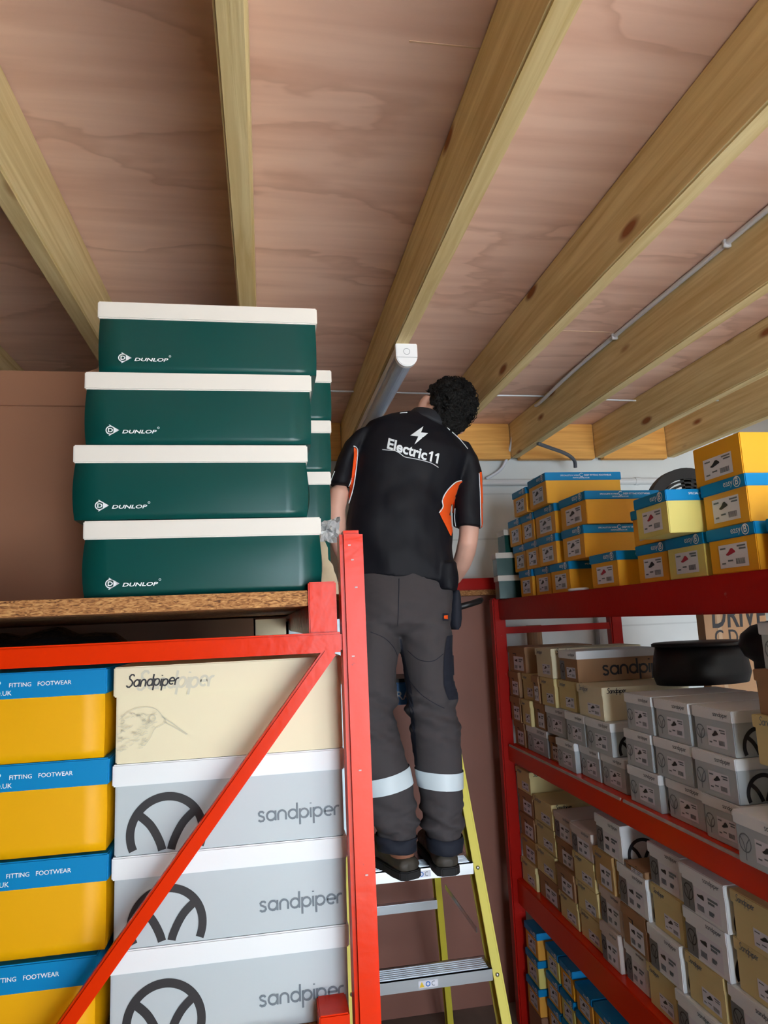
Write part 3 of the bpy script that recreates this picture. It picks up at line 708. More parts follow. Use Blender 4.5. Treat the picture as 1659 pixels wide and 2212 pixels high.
for x0, x1, y0, y1, z0, z1, mt, lb in ((1.0645, 1.549, .852, 2.97, 1.700, 1.7215, MEL, 'top board of the red rack, under the orange blue-lidded boxes'),
    (1.0645, 1.549, .852, 1.992, 1.094, 1.107, MEL, 'nearer board of the middle shelf in the red rack, pale edge'), (1.0645, 1.549, 1.999, 2.97, 1.094, 1.107, MEL, 'farther board of the middle shelf in the red rack, pale edge'),
    (1.0645, 1.549, .852, 2.97, .553, .566, MEL, 'low shelf board of the red rack under the mixed shoeboxes')):
    b = MB(); b.box(x0, x1, y0, y1, z0, z1); tag(shift(b.build('shelf_board', mt), (x0, y0, z0)), lb, 'shelf', 'boards of the red rack')

ORD = ['first', 'second', 'third', 'fourth', 'fifth', 'sixth', 'seventh', 'eighth', 'ninth', 'tenth', 'eleventh', 'twelfth', 'thirteenth', 'fourteenth', 'fifteenth', 'sixteenth']
rb = random.Random(11)
def rows(shelf, group, layers):
    """layers: list of (layer name, z, default height, [(kind, y near, y far, options)])"""
    for lname, z, H, items in layers:
        items = sorted(items, key=lambda s: -s[1])
        for n, it in enumerate(items):
            kd, y0, y1 = it[:3]; o = it[3] if len(it) > 3 else {}
            W = q(y1-y0-.005); h = o.get('h', H); zz = o.get('z', z); x = o.get('x', 1.040+rb.uniform(-.006, .010))
            lb = '%s shoebox, %s layer of %s, %s from far upright' % (KINDS[kd][2], lname, shelf, ORD[n])
            lb = o.get('label', lb)
            shoebox(kd, x, y0, zz, o.get('L', .30), W, h, lb, group, rz=R(o.get('rz', rb.uniform(-.5, .5))), var=o.get('var', 0), lidh=o.get('lidh'), sides=o.get('sides', True))
TG = 'shoeboxes on the top right shelf'
rows('top right shelf', TG, [
 ('bottom', 1.7222, .1055, [('EB', 1.13, 1.305), ('EB', 1.32, 1.492, {'var': 1}), ('EY', 1.50, 1.668, {'var': 1}), ('EB', 1.67, 1.832), ('EB', 1.922, 2.108, {'var': 1}), ('EB', 2.27, 2.442), ('EB', 2.452, 2.61), ('EB', 2.617, 2.76)]),
 ('second', 1.8285, .1085, [('EB', 1.337, 1.502), ('EY', 1.508, 1.668, {'var': 1, 'x': .955, 'z': 1.829, 'h': .105, 'rz': -1}), ('EB', 1.672, 1.83, {'h': .10}), ('EB', 2.138, 2.322, {'L': .272}), ('EB', 2.35, 2.532), ('EB', 2.538, 2.68), ('EB', 2.685, 2.83)]),
 ('third', 1.938, .110, [('EO', 1.348, 1.532, {'z': 1.9375, 'h': .098}), ('EB', 2.12, 2.33, {'L': .272}), ('EB', 2.352, 2.552), ('EB', 2.558, 2.70), ('EB', 2.705, 2.85)]),
 ('top', 2.049, .114, [('EB', 2.36, 2.545, {'x': 1.02}), ('EB', 2.56, 2.72, {'x': 1.02, 'h': .10})])])
for x, y, z, h, kd, lb in ((.988, 2.865, 1.7226, .098, 'DG', 'small green ivory-lidded shoebox at the far corner, lowest on the beam'), (.985, 2.868, 1.821, .098, 'DG', 'small green ivory-lidded shoebox at the far corner, middle of its stack'),
    (1.03, 2.87, 1.920, .10, 'DG', 'small green shoebox topping the stack at the far corner'), ):
    shoebox(kd, x, y, z, .30, .10, h, lb, TG, rz=R(-8) if z < 1.9 else 0, sides=False, ends=False, lidh=.024)

MG = 'shoeboxes on the middle right shelf'
rows('middle right shelf', MG, [
 ('bottom', 1.1072, .099, [('KR', 2.838, 2.965), ('SG', 2.602, 2.825), ('KR', 2.502, 2.595, {'h': .09}), ('SG', 2.332, 2.495), ('SG', 2.183, 2.328), ('SG', 2.02, 2.178), ('SG', 1.81, 1.982), ('SG', 1.632, 1.802), ('SG', 1.475, 1.628), ('SG', 1.27, 1.455, {'x': .995, 'h': .106})]),
 ('second', 1.2075, .1005, [('KR', 2.84, 2.965), ('SC', 2.725, 2.832), ('KR', 2.605, 2.718), ('SG', 2.41, 2.595), ('SG', 2.245, 2.40), ('SG', 2.06, 2.237), ('SG', 1.832, 1.985), ('SG', 1.652, 1.828), ('SG', 1.478, 1.645, {'x': 1.035}), ('SG', 1.14, 1.36, {'z': 1.2135})]),
 ('third', 1.309, .103, [('KR', 2.84, 2.965), ('SC', 2.70, 2.832), ('KR', 2.62, 2.695), ('SC', 2.47, 2.612), ('SC', 2.312, 2.465), ('SB', 2.10, 2.292), ('SG', 1.81, 1.962), ('SG', 1.642, 1.805), ('SG', 1.478, 1.636), ('SC', 1.20, 1.402, {'x': 1.03, 'z': 1.3145})]),
 ('fourth', 1.4125, .105, [('KR', 2.76, 2.965), ('SB', 2.475, 2.64, {'L': .36, 'h': .108}), ('SK', 2.285, 2.44, {'L': .315}), ('KR', 1.20, 1.392, {'z': 1.418, 'h': .095})]),
 ('fifth', 1.5135, .098, [('SG', 1.17, 1.372, {'L': .32, 'x': 1.05})])])

LG = 'shoeboxes on the low right shelf'
rows('low right shelf', LG, [
 ('bottom', .5662, .1105, [('SP', 2.135, 2.26), ('SW', 1.995, 2.128), ('SC', 1.84, 1.99), ('SW', 1.655, 1.835), ('SC', 1.50, 1.648), ('SW', 1.33, 1.495)]),
 ('second', .677, .1115, [('SP', 2.11, 2.26), ('KR', 1.96, 2.105), ('SW', 1.79, 1.955), ('SC', 1.785-.16, 1.785), ('SW', 1.44, 1.62), ('KR', 1.25, 1.435)]),
 ('third', .789, .1125, [('TN', 2.125, 2.26), ('SC', 1.955+.155, 1.955+.156+.012, {'label': 'thin buff shoebox, third layer of low right shelf, beside a tan box'}), ('SW', 1.935, 2.107), ('SC', 1.775, 1.93), ('SW', 1.592, 1.768), ('SC', 1.40, 1.585), ('KR', 1.2, 1.395)]),
 ('top', .902, .108, [('SW', 2.058, 2.235), ('SW', 1.762, 1.926), ('KR', 1.93, 2.05, {'h': .02, 'label': 'flat kraft lid lying on the top layer of the low right shelf', 'sides': False}), ('SW', 1.572, 1.757), ('SC', 1.385, 1.566), ('SC', 1.2, 1.38)])])
def column(no, y0, y1, kinds, h, z0=.5662, shelf='low right shelf', group=LG, x=None, kd2='column'):
    for k, kd in enumerate(kinds):
        W = q(y1-y0-.005)
        lb = '%s shoebox, %s %s from far upright, %s, %s up' % (KINDS[kd][2], ORD[no], kd2, shelf, ORD[k])
        shoebox(kd, (x or 1.04)+rb.uniform(-.004, .008), y0, z0+h*k, .30, W, h-.0008, lb, group, rz=R(rb.uniform(-.5, .5)))
column(0, 2.80, 2.965, ['SC', 'TN', 'KR', 'KR', 'SC'], .0905)
column(1, 2.60, 2.795, ['KR', 'SC', 'SC', 'SC'], .0938)
column(2, 2.435, 2.595, ['SC', 'KR', 'KR', 'SP'], .091)
column(3, 2.265, 2.43, ['SC', 'SC', 'SC', 'SP'], .091)
BG = 'blue-lidded shoeboxes under the lowest beam'
b = MB(); b.box(1.02, 1.30, 2.80, 2.94, .0, .118); tag(shift(b.build('storage_carton', CARD, bev=.002), (1.02, 2.8, 0)), 'plain brown carton on the floor under the far blue-lidded stack', 'carton')
def low(y0, y1, zs, h, kinds, no, x=1.035):
    for k, z in enumerate(zs):
        kd = kinds[k % len(kinds)]
        shoebox(kd, x+.004*k, y0, z, .30, q(y1-y0-.005), h, '%s shoebox of %s stack from far upright, under the lowest beam, %s up' % (KINDS[kd][2], ORD[no], ORD[k]), BG, rz=R(rb.uniform(-.6, .6)))
low(2.80, 2.94, (.1185, .2185, .3185), .099, ['ET', 'EY'], 0, 1.015)
low(2.66, 2.785, (.001, .1, .199, .298), .098, ['EY', 'ET', 'ET', 'EY'], 1)
low(2.535, 2.655, (.001, .1, .199, .298), .098, ['EB', 'EY', 'EY', 'EB'], 2)
low(2.39, 2.525, (.001, .1, .199, .288), .088, ['ET', 'EY', 'ET', 'ET'], 3)
low(2.235, 2.385, (.001, .1, .199, .288), .088, ['EY', 'ET', 'EB', 'EB'], 4)
low(2.07, 2.225, (.001, .1, .199), .098, ['ET', 'EB', 'ET'], 5)

# odd things on the right rack
t = thing('black_tub', 'large black round tub lying on the grey shoeboxes of the middle right shelf', 'tub', (1.345, 2.03, 1.4165))
b = MB(); b.loft([((0, 0, z), (rx, 0, 0), (0, ry, 0)) for z, rx, ry in ((.0, .150, .085), (.03, .160, .095), (.08, .150, .1), (.118, .140, .095))], 32); b.build('body', BLACKPL, t, smooth=True)
b = MB(); b.loft([((0, 0, z), (rx, 0, 0), (0, ry, 0)) for z, rx, ry in ((.114, .142, .098), (.116, .152, .104), (.124, .152, .104), (.127, .145, .10))], 32); b.build('rim', BLACKPL, t, smooth=True)
b = MB(); c = Vector((1.345, 1.70, 1.4135))
b.loft([(c+Vector((dx, 0, z)), (r, 0, 0), (0, r*.9, 0)) for z, r, dx in ((0, .052, 0), (.05, .058, .005), (.085, .062, .01), (.10, .078, .005), (.13, .088, .0), (.16, .082, .005), (.18, .06, .01), (.192, .02, .015))], 24)
tag(b.build('black_bag', BLACKPL, smooth=True), 'black rounded bag standing in front of the lettered brown carton', 'bag')
t = thing('lettered_carton', 'flattened brown carton with large dark lettering, standing behind the black tub', 'carton', (1.555, 2.30, 1.1075))
b = MB(); b.box(0, .25, 0, .045, 0, .516); b.box(.05, .066, -.0006, 0, .0, .516, 1); b.build('body', [KRAFT, mat('packing_tape', (176, 146, 116), .3)], t, .002)
b = MB(); put_text(b, 'DRIVE', (.03, -.0012, .468), (1, 0, 0), (0, 0, 1), .22, 1.5, .02, .1); put_text(b, 'C De', (.035, -.0012, .408), (1, 0, 0), (0, 0, 1), .12, 1.3, .01); b.build('carton_print', INK, t)
# black slotted guard on the top shelf
t = thing('fan_guard', 'black round slotted fan guard propped behind the yellow box on the top shelf', 'fan guard', (1.485, 2.2, 1.9785))
def sect(mb, r0, r1, a0, a1, y, th, n=16):
    for k in range(n):
        p, s = R(a0+(a1-a0)*k/n), R(a0+(a1-a0)*(k+1)/n)
        P = [(r*math.cos(a), r*math.sin(a)) for r, a in ((r0, p), (r1, p), (r1, s), (r0, s))]
        i = len(mb.v); mb.v += [(x, y, z) for x, z in P]+[(x, y+th, z) for x, z in P]
        for f in ((0, 1, 2, 3), (7, 6, 5, 4), (0, 4, 5, 1), (1, 5, 6, 2), (2, 6, 7, 3), (3, 7, 4, 0)): mb.f.append(tuple(i+z for z in f)); mb.m.append(0)
b = MB(); sect(b, .125, .163, 0, 360, 0, .03, 48); b.build('rim', BLACKPL, t)
b = MB(); b.ball((0, .015, 0), .05, .016, .05); b.build('hub', BLACKPL, t, smooth=True)
b = MB()
for k in range(5): sect(b, .055+k*.0145, .0625+k*.0145, 0, 360, .004, .02, 40)
for a in (10, 60, 82, 150, 200, 260, 310): sect(b, .05, .126, a, a+14 if a != 60 else a+10, .004, .02, 3)
b.build('grille', BLACKPL, t)
xp = at(1300, 1365, 3.24).x
b = MB(); b.box(xp-.03, xp+.03, 3.215, 3.2595, 0, 2.28); tag(shift(b.build('wall_trunking', mat('grey_trunking', (176, 178, 180), .5), bev=.004), (xp, 3.22, 0)), 'grey vertical trunking on the back wall behind the red rack', 'trunking')
xp = at(1152, 1365, 3.15).x
b = MB(); b.tube([(xp, 3.12, 0.004), (xp, 3.14, 1.60)], .035, 16); tag(shift(b.build('cardboard_tube', KRAFT, smooth=False), (xp, 3.12, 0)), 'brown cardboard tube leaning on the back wall behind the far red upright', 'tube')
b = MB(); c = at(1250, 1279, 2.215); b.loft([((c.x+.0, c.y, 1.7222), (.028, 0, 0), (0, .05, 0)), ((c.x, c.y, 1.729), (.030, 0, 0), (0, .052, 0)), ((c.x, c.y, 1.731), (.024, 0, 0), (0, .044, 0))], 24)
tag(b.build('white_disc', PLW, smooth=True), 'small white round disc lying on the red beam under the orange boxes', 'disc')
b = MB(); b.box(1.365, 1.66, 2.1, 2.5, 1.7222, 1.815); tag(shift(b.build('storage_carton', KRAFT, bev=.002), (1.365, 2.1, 1.7222)), 'kraft carton hidden behind the orange boxes, under the fan guard', 'carton')

# ================================================================== STEP LADDER
YL = 2.33
ZP = at(1000, 1864, YL).z
t = thing('step_ladder', 'yellow fibreglass step ladder the man is standing on', 'ladder', (.43, YL, 0))
O = Vector((.43, YL, 0))
def bar(nm, a, b_, w_, h_, m, par=None, up=(0, 0, 1), bev=.001):
    b = MB(); b.prism(Vector(a)-O, Vector(b_)-O, w_, h_, up); return b.build(nm, m, par or t, bev)
RA, RB = at(1022, 1866, YL), at(1064, 2098, YL-.082)      # right front rail passes these (inner edge)
dr_ = (RB-RA)/(RA.z-RB.z)
def railpt(z, off=0, side=1):
    p = RA+dr_*(RA.z-z); x = p.x+off
    return Vector((x if side > 0 else 2*CXL-x, p.y, z))
CXL = at(868, 1495, 2.42).x
def channel(pts, side, fl, depth, name):
    """C-section rail through pts (top, bottom): web outside, flanges front and back"""
    b = MB(); up = (0, 1, 0)
    a, c = [Vector(p)-O for p in pts]
    b.prism(a+Vector((side*(fl-.003), depth/2, 0)), c+Vector((side*(fl-.003), depth/2, 0)), .006, depth, up)
    for y in (.003, depth-.003): b.prism(a+Vector((side*fl/2, y, 0)), c+Vector((side*fl/2, y, 0)), fl, .006, up)
    return b.build(name, YEL, t, .001)
ZT = 1.50
for sd in (1, -1):
    rl = channel((railpt(ZT, 0, sd), railpt(.0, 0, sd)), sd, .030, .075, 'front_rail')
    for z in (ZP-.018, railpt(0, 0, sd).z+at(1064, 2098, YL-.082).z-.01, .25):
        q_ = railpt(z, 0, sd); b = MB(); b.ball((q_.x+sd*.013-O.x, q_.y-.001-O.y, z), .0065, .004, .0065, n=8); b.build('rivet', ALU, rl, smooth=True)
rt, rbm = at(940, 1850, 2.80), at(966, 2180, 2.98)
for sd in (1, -1):
    pts = [Vector((rt.x, 2.62, 1.42)), Vector((at(966, 2190, 2.98).x, 2.98, 0))]
    e0 = at(945, 1955, 2.84); e1 = at(967, 2190, 2.96); k = (e1.x-e0.x)/(e0.z-e1.z)
    pts = [Vector((e0.x-k*(1.44-e0.z), 2.60, 1.44)), Vector((e0.x+k*e0.z, 3.0, 0))]
    if sd < 0: pts = [Vector((2*CXL-p.x, p.y, p.z)) for p in pts]
    channel(pts, sd, .024, .05, 'rear_rail')
zst = [ZP, at(1050, 2092, YL-.082).z, at(1050, 2092, YL-.082).z-(ZP-at(1050, 2092, YL-.082).z)]
for k, z in enumerate(zst):
    p = railpt(z); dpt = .27 if k == 0 else .085; x0, x1 = railpt(z, 0, -1).x, p.x
    b = MB(); y = p.y-.004
    b.box(x0-O.x, x1-O.x, y-O.y, y+dpt-O.y, z-.004, z); b.box(x0-O.x, x1-O.x, y-O.y, y+.004-O.y, z-.036, z); b.box(x0-O.x, x1-O.x, y+dpt-.004-O.y, y+dpt-O.y, z-.036, z)
    for j in range(6): b.box(x0+.01-O.x, x1-.01-O.x, y+.008+.012*j-O.y, y+.012+.012*j-O.y, z, z+.0015)
    st = b.build('platform' if k == 0 else 'step', ALU, t, .0008)
    b = MB(); cx = (CXL+.02) if k == 0 else at(925, 2120, y).x; cz = z-.020
    yy = y-.0006-O.y; cx -= O.x
    b.quad([(cx-.03, yy, cz-.010), (cx+.03, yy, cz-.010), (cx+.03, yy, cz+.010), (cx-.03, yy, cz+.010)])
    b.quad([(cx-.028, yy-.0004, cz-.008), (cx-.012, yy-.0004, cz-.008), (cx-.020, yy-.0004, cz+.008)], 1)
    b.ribbon([(cx+p_[0], yy-.0004, cz+p_[1]) for p_ in arc(-.001, 0, .006, 0, 360, 14)], .003, (0, -1, 0), 0, 2)
    b.ribbon([(cx+p_[0], yy-.0004, cz+p_[1]) for p_ in arc(.017, 0, .006, 60, 300, 10)], .002, (0, -1, 0), 0, 3)
    b.build('warning_sticker', [STK, mat('sticker_yellow', (226, 190, 40), .5), mat('sticker_blue', (40, 110, 190), .5), INKG], st)
e0 = at(945, 1955, 2.84)
b = MB(); b.box(2*CXL-e0.x-O.x, e0.x-O.x, 2.84-O.y, 2.865-O.y, e0.z-.014, e0.z+.018); b.build('rear_crossbar', ALU, t, .001)
for sd in (1, -1):
    a, c = at(962, 1915, 2.80), at(1030, 2010, 2.42)
    if sd < 0: a.x = 2*CXL-a.x; c.x = 2*CXL-c.x
    bar('spreader_bar', a, c, .003, .018, ALU)
b = MB(); zt0, zt1 = at(868, 1523, 2.42).z, at(868, 1474, 2.42).z
xw = railpt(ZT).x-CXL+.01
b.box(CXL-xw-O.x, CXL+xw-O.x, 2.42-O.y, 2.64-O.y, zt0, zt1)
cap = b.build('tool_tray', mat('blue_tray', (48, 120, 186), .4), t, .006)
b = MB(); b.box(CXL-xw-.002-O.x, CXL+xw+.002-O.x, 2.417-O.y, 2.643-O.y, zt1, zt1+.012); b.build('tray_rim', BLACKPL, t, .003)
b = MB(); put_text(b, 'RA', (at(857, 1510, 2.42).x-O.x, 2.4188-O.y, zt0+.018), (1, 0, 0), (0, 0, 1), .05, 1.0, .01); b.build('brand_print', WINK, cap)
for sd in (1, -1):
    x = railpt(1.4, .012, sd).x; bar('tray_bracket', (x, railpt(1.4).y+.03, 1.42), (x, 2.44, 1.42), .012, .05, YEL)
    bar('rail_foot', railpt(.02, .015, sd)+Vector((0, .0375, -.02)), railpt(.03, .015, sd)+Vector((0, .0375, 0)), .045, .09, BLACKPL, up=(0, 1, 0))

# ================================================================== THE MAN
YM = 2.28
def remesh(mb, name, mt, vox, smooth=4, parent=None, disp=None):
    o = mb.build('tmp', mt)
    m = o.modifiers.new('r', 'REMESH'); m.mode = 'VOXEL'; m.voxel_size = vox; m.use_smooth_shade = True
    if smooth:
        m2 = o.modifiers.new('s', 'SMOOTH'); m2.iterations = smooth; m2.factor = .5
    dg = bpy.context.evaluated_depsgraph_get(); dg.update()
    me = bpy.data.meshes.new_from_object(o.evaluated_get(dg)); me.name = name
    old = o.data; bpy.data.objects.remove(o); bpy.data.meshes.remove(old)
    if not me.materials: me.materials.append(mt)
    if disp:
        nr = [v.normal.copy() for v in me.vertices]
        for v, n in zip(me.vertices, nr): v.co += n*disp(v.co)
    for p in me.polygons: p.use_smooth = True
    return put(name, me, parent)
def sec(xl, yl, xr, yr, d, y=YM, dy=0):
    a, c = at(xl, yl, y), at(xr, yr, y); m_ = (a+c)/2+Vector((0, dy, 0)); return (m_, (c-a)/2, Vector((0, d, 0)))
def loc(px, py, dy=0): return at(px, py, YM+dy)
man = thing('person', 'man in black polo shirt and grey work trousers standing on the yellow ladder', 'person', (0, 0, 0))

HC = loc(963, 886, .02)
tilt = Matrix.Rotation(R(24), 3, 'Y') @ Matrix.Rotation(R(12), 3, 'Z') @ Matrix.Rotation(R(8), 3, 'X')
def hp(x, y, z): return HC+tilt@Vector((x, y, z))
b = MB()   # ---- skin: one continuous surface
b.ball(hp(0, -.01, .015), .075, .095, .098, tilt); b.ball(hp(0, .035, -.045), .058, .062, .07, tilt)      # skull, jaw
b.ball(hp(0, .102, -.03), .014, .022, .024, tilt, 8); b.ball(hp(0, .088, -.068), .026, .014, .008, tilt, 8); b.ball(hp(0, .088, -.084), .024, .013, .008, tilt, 8); b.ball(hp(0, .08, -.11), .026, .024, .02, tilt, 8)
b.ball(hp(0, .082, .022), .06, .02, .012, tilt, 8)
for s_ in (-1, 1):
    b.ball(hp(s_*.085, .0, -.018), .013, .023, .035, tilt @ Matrix.Rotation(R(s_*-18), 3, 'Z'), 10); b.ball(hp(s_*.03, .085, .0), .017, .012, .012, tilt, 8)
b.tube([loc(925, 925, .0), loc(945, 900, .0), loc(965, 885, .03)], [.062, .056, .056], 18)
def limb(pts, rs, n=16): b.tube(pts, rs, n)
# trunk under the clothes
b.loft([sec(790, 1300, 945, 1305, .07), sec(785, 1220, 955, 1235, .075), sec(785, 1120, 945, 1135, .08), sec(800, 1000, 970, 1035, .09), sec(815, 940, 980, 985, .08), sec(860, 905, 965, 935, .06)], 24)
# arms: shoulder - elbow - wrist
SL, EL, WL = loc(775, 960), loc(727, 1118, .0), loc(762, 1240, .17)
SR, ER, WR = loc(1005, 1000), loc(1010, 1172, .0), loc(972, 1262, .17)
limb([SL, loc(750, 1010), loc(734, 1060), loc(726, 1100), EL, loc(727, 1140, .02), loc(737, 1180, .07), loc(752, 1220, .13), WL], [.034, .034, .0325, .0315, .031, .033, .032, .026, .022])
limb([SR, loc(1012, 1060), loc(1014, 1130), loc(1012, 1160), ER, loc(1006, 1192, .02), loc(997, 1218, .06), loc(984, 1245, .12), WR], [.036, .036, .035, .0335, .0335, .034, .032, .026, .021])
def hand(wr, dirn, side, palmn):
    d = Vector(dirn).normalized(); pn = Vector(palmn).normalized(); sd = d.cross(pn).normalized(); pn = sd.cross(d)
    b.loft([(wr-d*.012, sd*.023, pn*.017), (wr+d*.02, sd*.032, pn*.016), (wr+d*.06, sd*.040, pn*.015), (wr+d*.092, sd*.041, pn*.012)], 14)
    for k, (off, ln) in enumerate(((-.030, .072), (-.010, .082), (.010, .077), (.029, .060))):
        p0 = wr+d*.085+sd*off*side; p1 = p0+d*ln*.45+pn*.006; p2 = p1+(d*.75+pn*.66)*ln*.32; p3 = p2+(d*.25+pn*.97)*ln*.26
        b.tube([p0, p1, p2, p3], [.0092, .0088, .0082, .0072], 10); b.ball(p3, .0072, n=6)
    p0 = wr+d*.025-sd*.026*side; p1 = p0+(d*.6-sd*.8*side+pn*.2)*.034; p2 = p1+(d*.85-sd*.2*side+pn*.5)*.032; p3 = p2+(d*.8+pn*.6)*.022
    b.tube([p0, p1, p2, p3], [.013, .0112, .0098, .0082], 10); b.ball(p3, .0082, n=6)
hand(WL, Vector((.25, .75, -.25)), -1, (.8, .1, .25)); hand(WR, Vector((-.3, .75, -.2)), 1, (-.8, .1, .25))
# legs and feet inside trousers and boots
LEGL = [(757, 1330, 862, 1345), (752, 1405, 861, 1405), (748, 1442, 856, 1442), (746, 1511, 856, 1511), (747, 1558, 851, 1558), (750, 1604, 866, 1604), (760, 1651, 884, 1655), (774, 1690, 891, 1690), (786, 1742, 897, 1742), (803, 1776, 900, 1776), (812, 1801, 897, 1801), (815, 1836, 898, 1833)]
LEGR = [(855, 1345, 971, 1340), (867, 1405, 974, 1400), (873, 1448, 977, 1448), (882, 1530, 985, 1526), (891, 1589, 994, 1589), (897, 1651, 997, 1651), (905, 1698, 997, 1698), (912, 1742, 1002, 1742), (916, 1776, 1001, 1776), (919, 1801, 995, 1801), (922, 1836, 994, 1834)]
def leg(secs, sc): return [(m_, a*sc, d*sc) for m_, a, d in secs]
LD = [.098, .092, .088, .082, .080, .080, .078, .075, .072, .068, .064, .060]
b.loft(leg([sec(*q_, d) for q_, d in zip(LEGL, LD)], .62)[:-1], 16); b.loft(leg([sec(*q_, d) for q_, d in zip(LEGR, LD)], .62)[:-1], 16)
FZ = ZP+.024
HL, HR = loc(866, 1850, .012), loc(958, 1850, .012)
DL, DR = Vector((-.34, .94, 0)), Vector((.02, 1, 0))
for hc, fd in ((HL, DL), (HR, DR)):
    s2 = Vector((fd.y, -fd.x, 0)); f0 = Vector((hc.x, hc.y, FZ))
    b.loft([(f0-fd*.03+Vector((0, 0, .035)), s2*.024, Vector((0, 0, .03))), (f0+fd*.03+Vector((0, 0, .05)), s2*.030, Vector((0, 0, .045))), (f0+fd*.12+Vector((0, 0, .03)), s2*.034, Vector((0, 0, .025))), (f0+fd*.2+Vector((0, 0, .022)), s2*.03, Vector((0, 0, .015)))], 14)
    b.tube([f0+fd*.02+Vector((0, 0, .05)), Vector((hc.x, hc.y+.01, FZ+.20))], [.036, .04], 12)
body = remesh(b, 'body', SKIN, .0055, 3, man)

# ---- hair: curly, thick on top
b = MB(); rr = random.Random(21)
b.ball(hp(0, -.022, .02), .080, .092, .088, tilt); b.ball(hp(.004, -.062, -.04), .063, .045, .062, tilt)
for _ in range(1150):
    v = Vector((rr.gauss(0, 1), rr.gauss(0, 1), rr.gauss(0, 1))).normalized()
    if v.y > .35 and v.z < .55: continue
    if v.z < -.35 and v.y > -.25: continue
    if v.z < -.8: continue
    if v.x < -.5 and v.y > -.45 and v.z < .1: continue
    g_ = 1+.07*noise.noise(v*3.1)+.05*noise.noise(v*7)
    p = hp(v.x*.086*g_, -.02+v.y*.097*g_, .014+v.z*(.094 if v.z > 0 else .108)*g_); k = rr.uniform(.0045, .0105)
    b.ball(p, k, k*rr.uniform(.6, 1.3), k*rr.uniform(.6, 1.3), None, 6)
hair = remesh(b, 'hair', HAIR, .0034, 1, man, lambda c: .0026*noise.noise(c*150)+.002*noise.noise(c*60))
b = MB()
for _ in range(190):
    v = Vector((rr.gauss(0, 1), rr.gauss(0, 1)-.3, rr.gauss(0, 1)+.4)).normalized()
    if v.y > .3 and v.z < .5: continue
    p = hp(v.x*.089, -.02+v.y*.10, .014+v.z*.098); tdir = v.cross(Vector((rr.gauss(0, 1), rr.gauss(0, 1), rr.gauss(0, 1)))).normalized()
    o2 = tilt@v; t2 = tilt@tdir; r_ = rr.uniform(.006, .012)
    b.tube([p+o2*(r_*math.sin(a)*1.0)+t2*(r_*(1-math.cos(a))) for a in [k*.55 for k in range(7)]], [.0016, .0016, .0015, .0014, .0012, .001, .0005], 5)
cu_ = b.build('hair_curls', HAIR, hair, smooth=True); cu_['kind'] = 'stuff'

# ---- trousers
b = MB()
b.loft([sec(762, 1195, 978, 1210, .100), sec(757, 1238, 976, 1240, .104), sec(756, 1300, 975, 1305, .116, dy=-.005), sec(757, 1345, 971, 1348, .112, dy=-.005), sec(775, 1372, 955, 1372, .07)], 30)
b.loft([sec(*q_, d) for q_, d in zip(LEGL, LD)], 24); b.loft([sec(*q_, d) for q_, d in zip(LEGR, LD)], 24)
zk, za, zh = loc(900, 1540).z, loc(900, 1770).z, loc(900, 1340).z
def folds(c):
    k = math.exp(-((c.z-zk)/.10)**2)+1.25*math.exp(-((c.z-za)/.06)**2)+.45*math.exp(-((c.z-zh)/.10)**2)
    return .016*k*noise.noise(Vector((c.x*7+3, c.y*5, c.z*30+c.x*16)))+.006*k*noise.noise(Vector((c.x*14, c.y*9, c.z*60-c.x*20)))+.0045*noise.noise(Vector((c.x*12, c.y*12, c.z*7)))
tro = remesh(b, 'trousers', TROUS, .006, 3, man, folds)
def shell(src, name, mt, planes, off, parent, pred=None):
    """the strip of src between cutting planes, pushed out by off"""
    bm = bmesh.new(); bm.from_mesh(src.data)
    for co, no in planes:
        bmesh.ops.bisect_plane(bm, geom=bm.verts[:]+bm.edges[:]+bm.faces[:], plane_co=co, plane_no=no, clear_outer=True)
    if pred: bmesh.ops.delete(bm, geom=[f for f in bm.faces if not pred(f.calc_center_median())], context='FACES')
    bm.normal_update(); nm_ = {v: v.normal.copy() for v in bm.verts}
    for v in bm.verts: v.co += nm_[v]*off
    me = bpy.data.meshes.new(name); bm.to_mesh(me); bm.free(); me.materials.clear(); me.materials.append(mt)
    for p in me.polygons: p.material_index = 0; p.use_smooth = True
    return put(name, me, parent)
def between(a0, a1, c0, c1, left):
    """planes for a band: upper line a0-a1, lower line c0-c1 (px) plus the split between the legs"""
    out = []
    for (p, q_, sg) in ((a0, a1, 1), (c0, c1, -1)):
        P, Q = loc(*p), loc(*q_); n = (Q-P).cross(Vector((0, 1, 0))); n = -n if n.z < 0 else n
        out.append((P, n.normalized()*sg))
    mid = loc((a1[0]+c1[0])/2+5 if left else a0[0]-6, (a0[1]+c0[1])/2)
    out.append((mid, Vector((1 if left else -1, 0, 0)))); return out
shell(tro, 'reflective_band', REFL, between((795, 1677), (885, 1651), (795, 1715), (890, 1689), True), .0035, tro)
shell(tro, 'reflective_band', REFL, between((899, 1660), (997, 1662), (903, 1697), (996, 1698), False), .0035, tro)
shell(tro, 'cuff', NAVY, between((810, 1803), (898, 1802), (800, 1860), (898, 1860), True), .0045, tro)
shell(tro, 'cuff', NAVY, between((917, 1803), (998, 1802), (917, 1860), (996, 1860), False), .0045, tro)

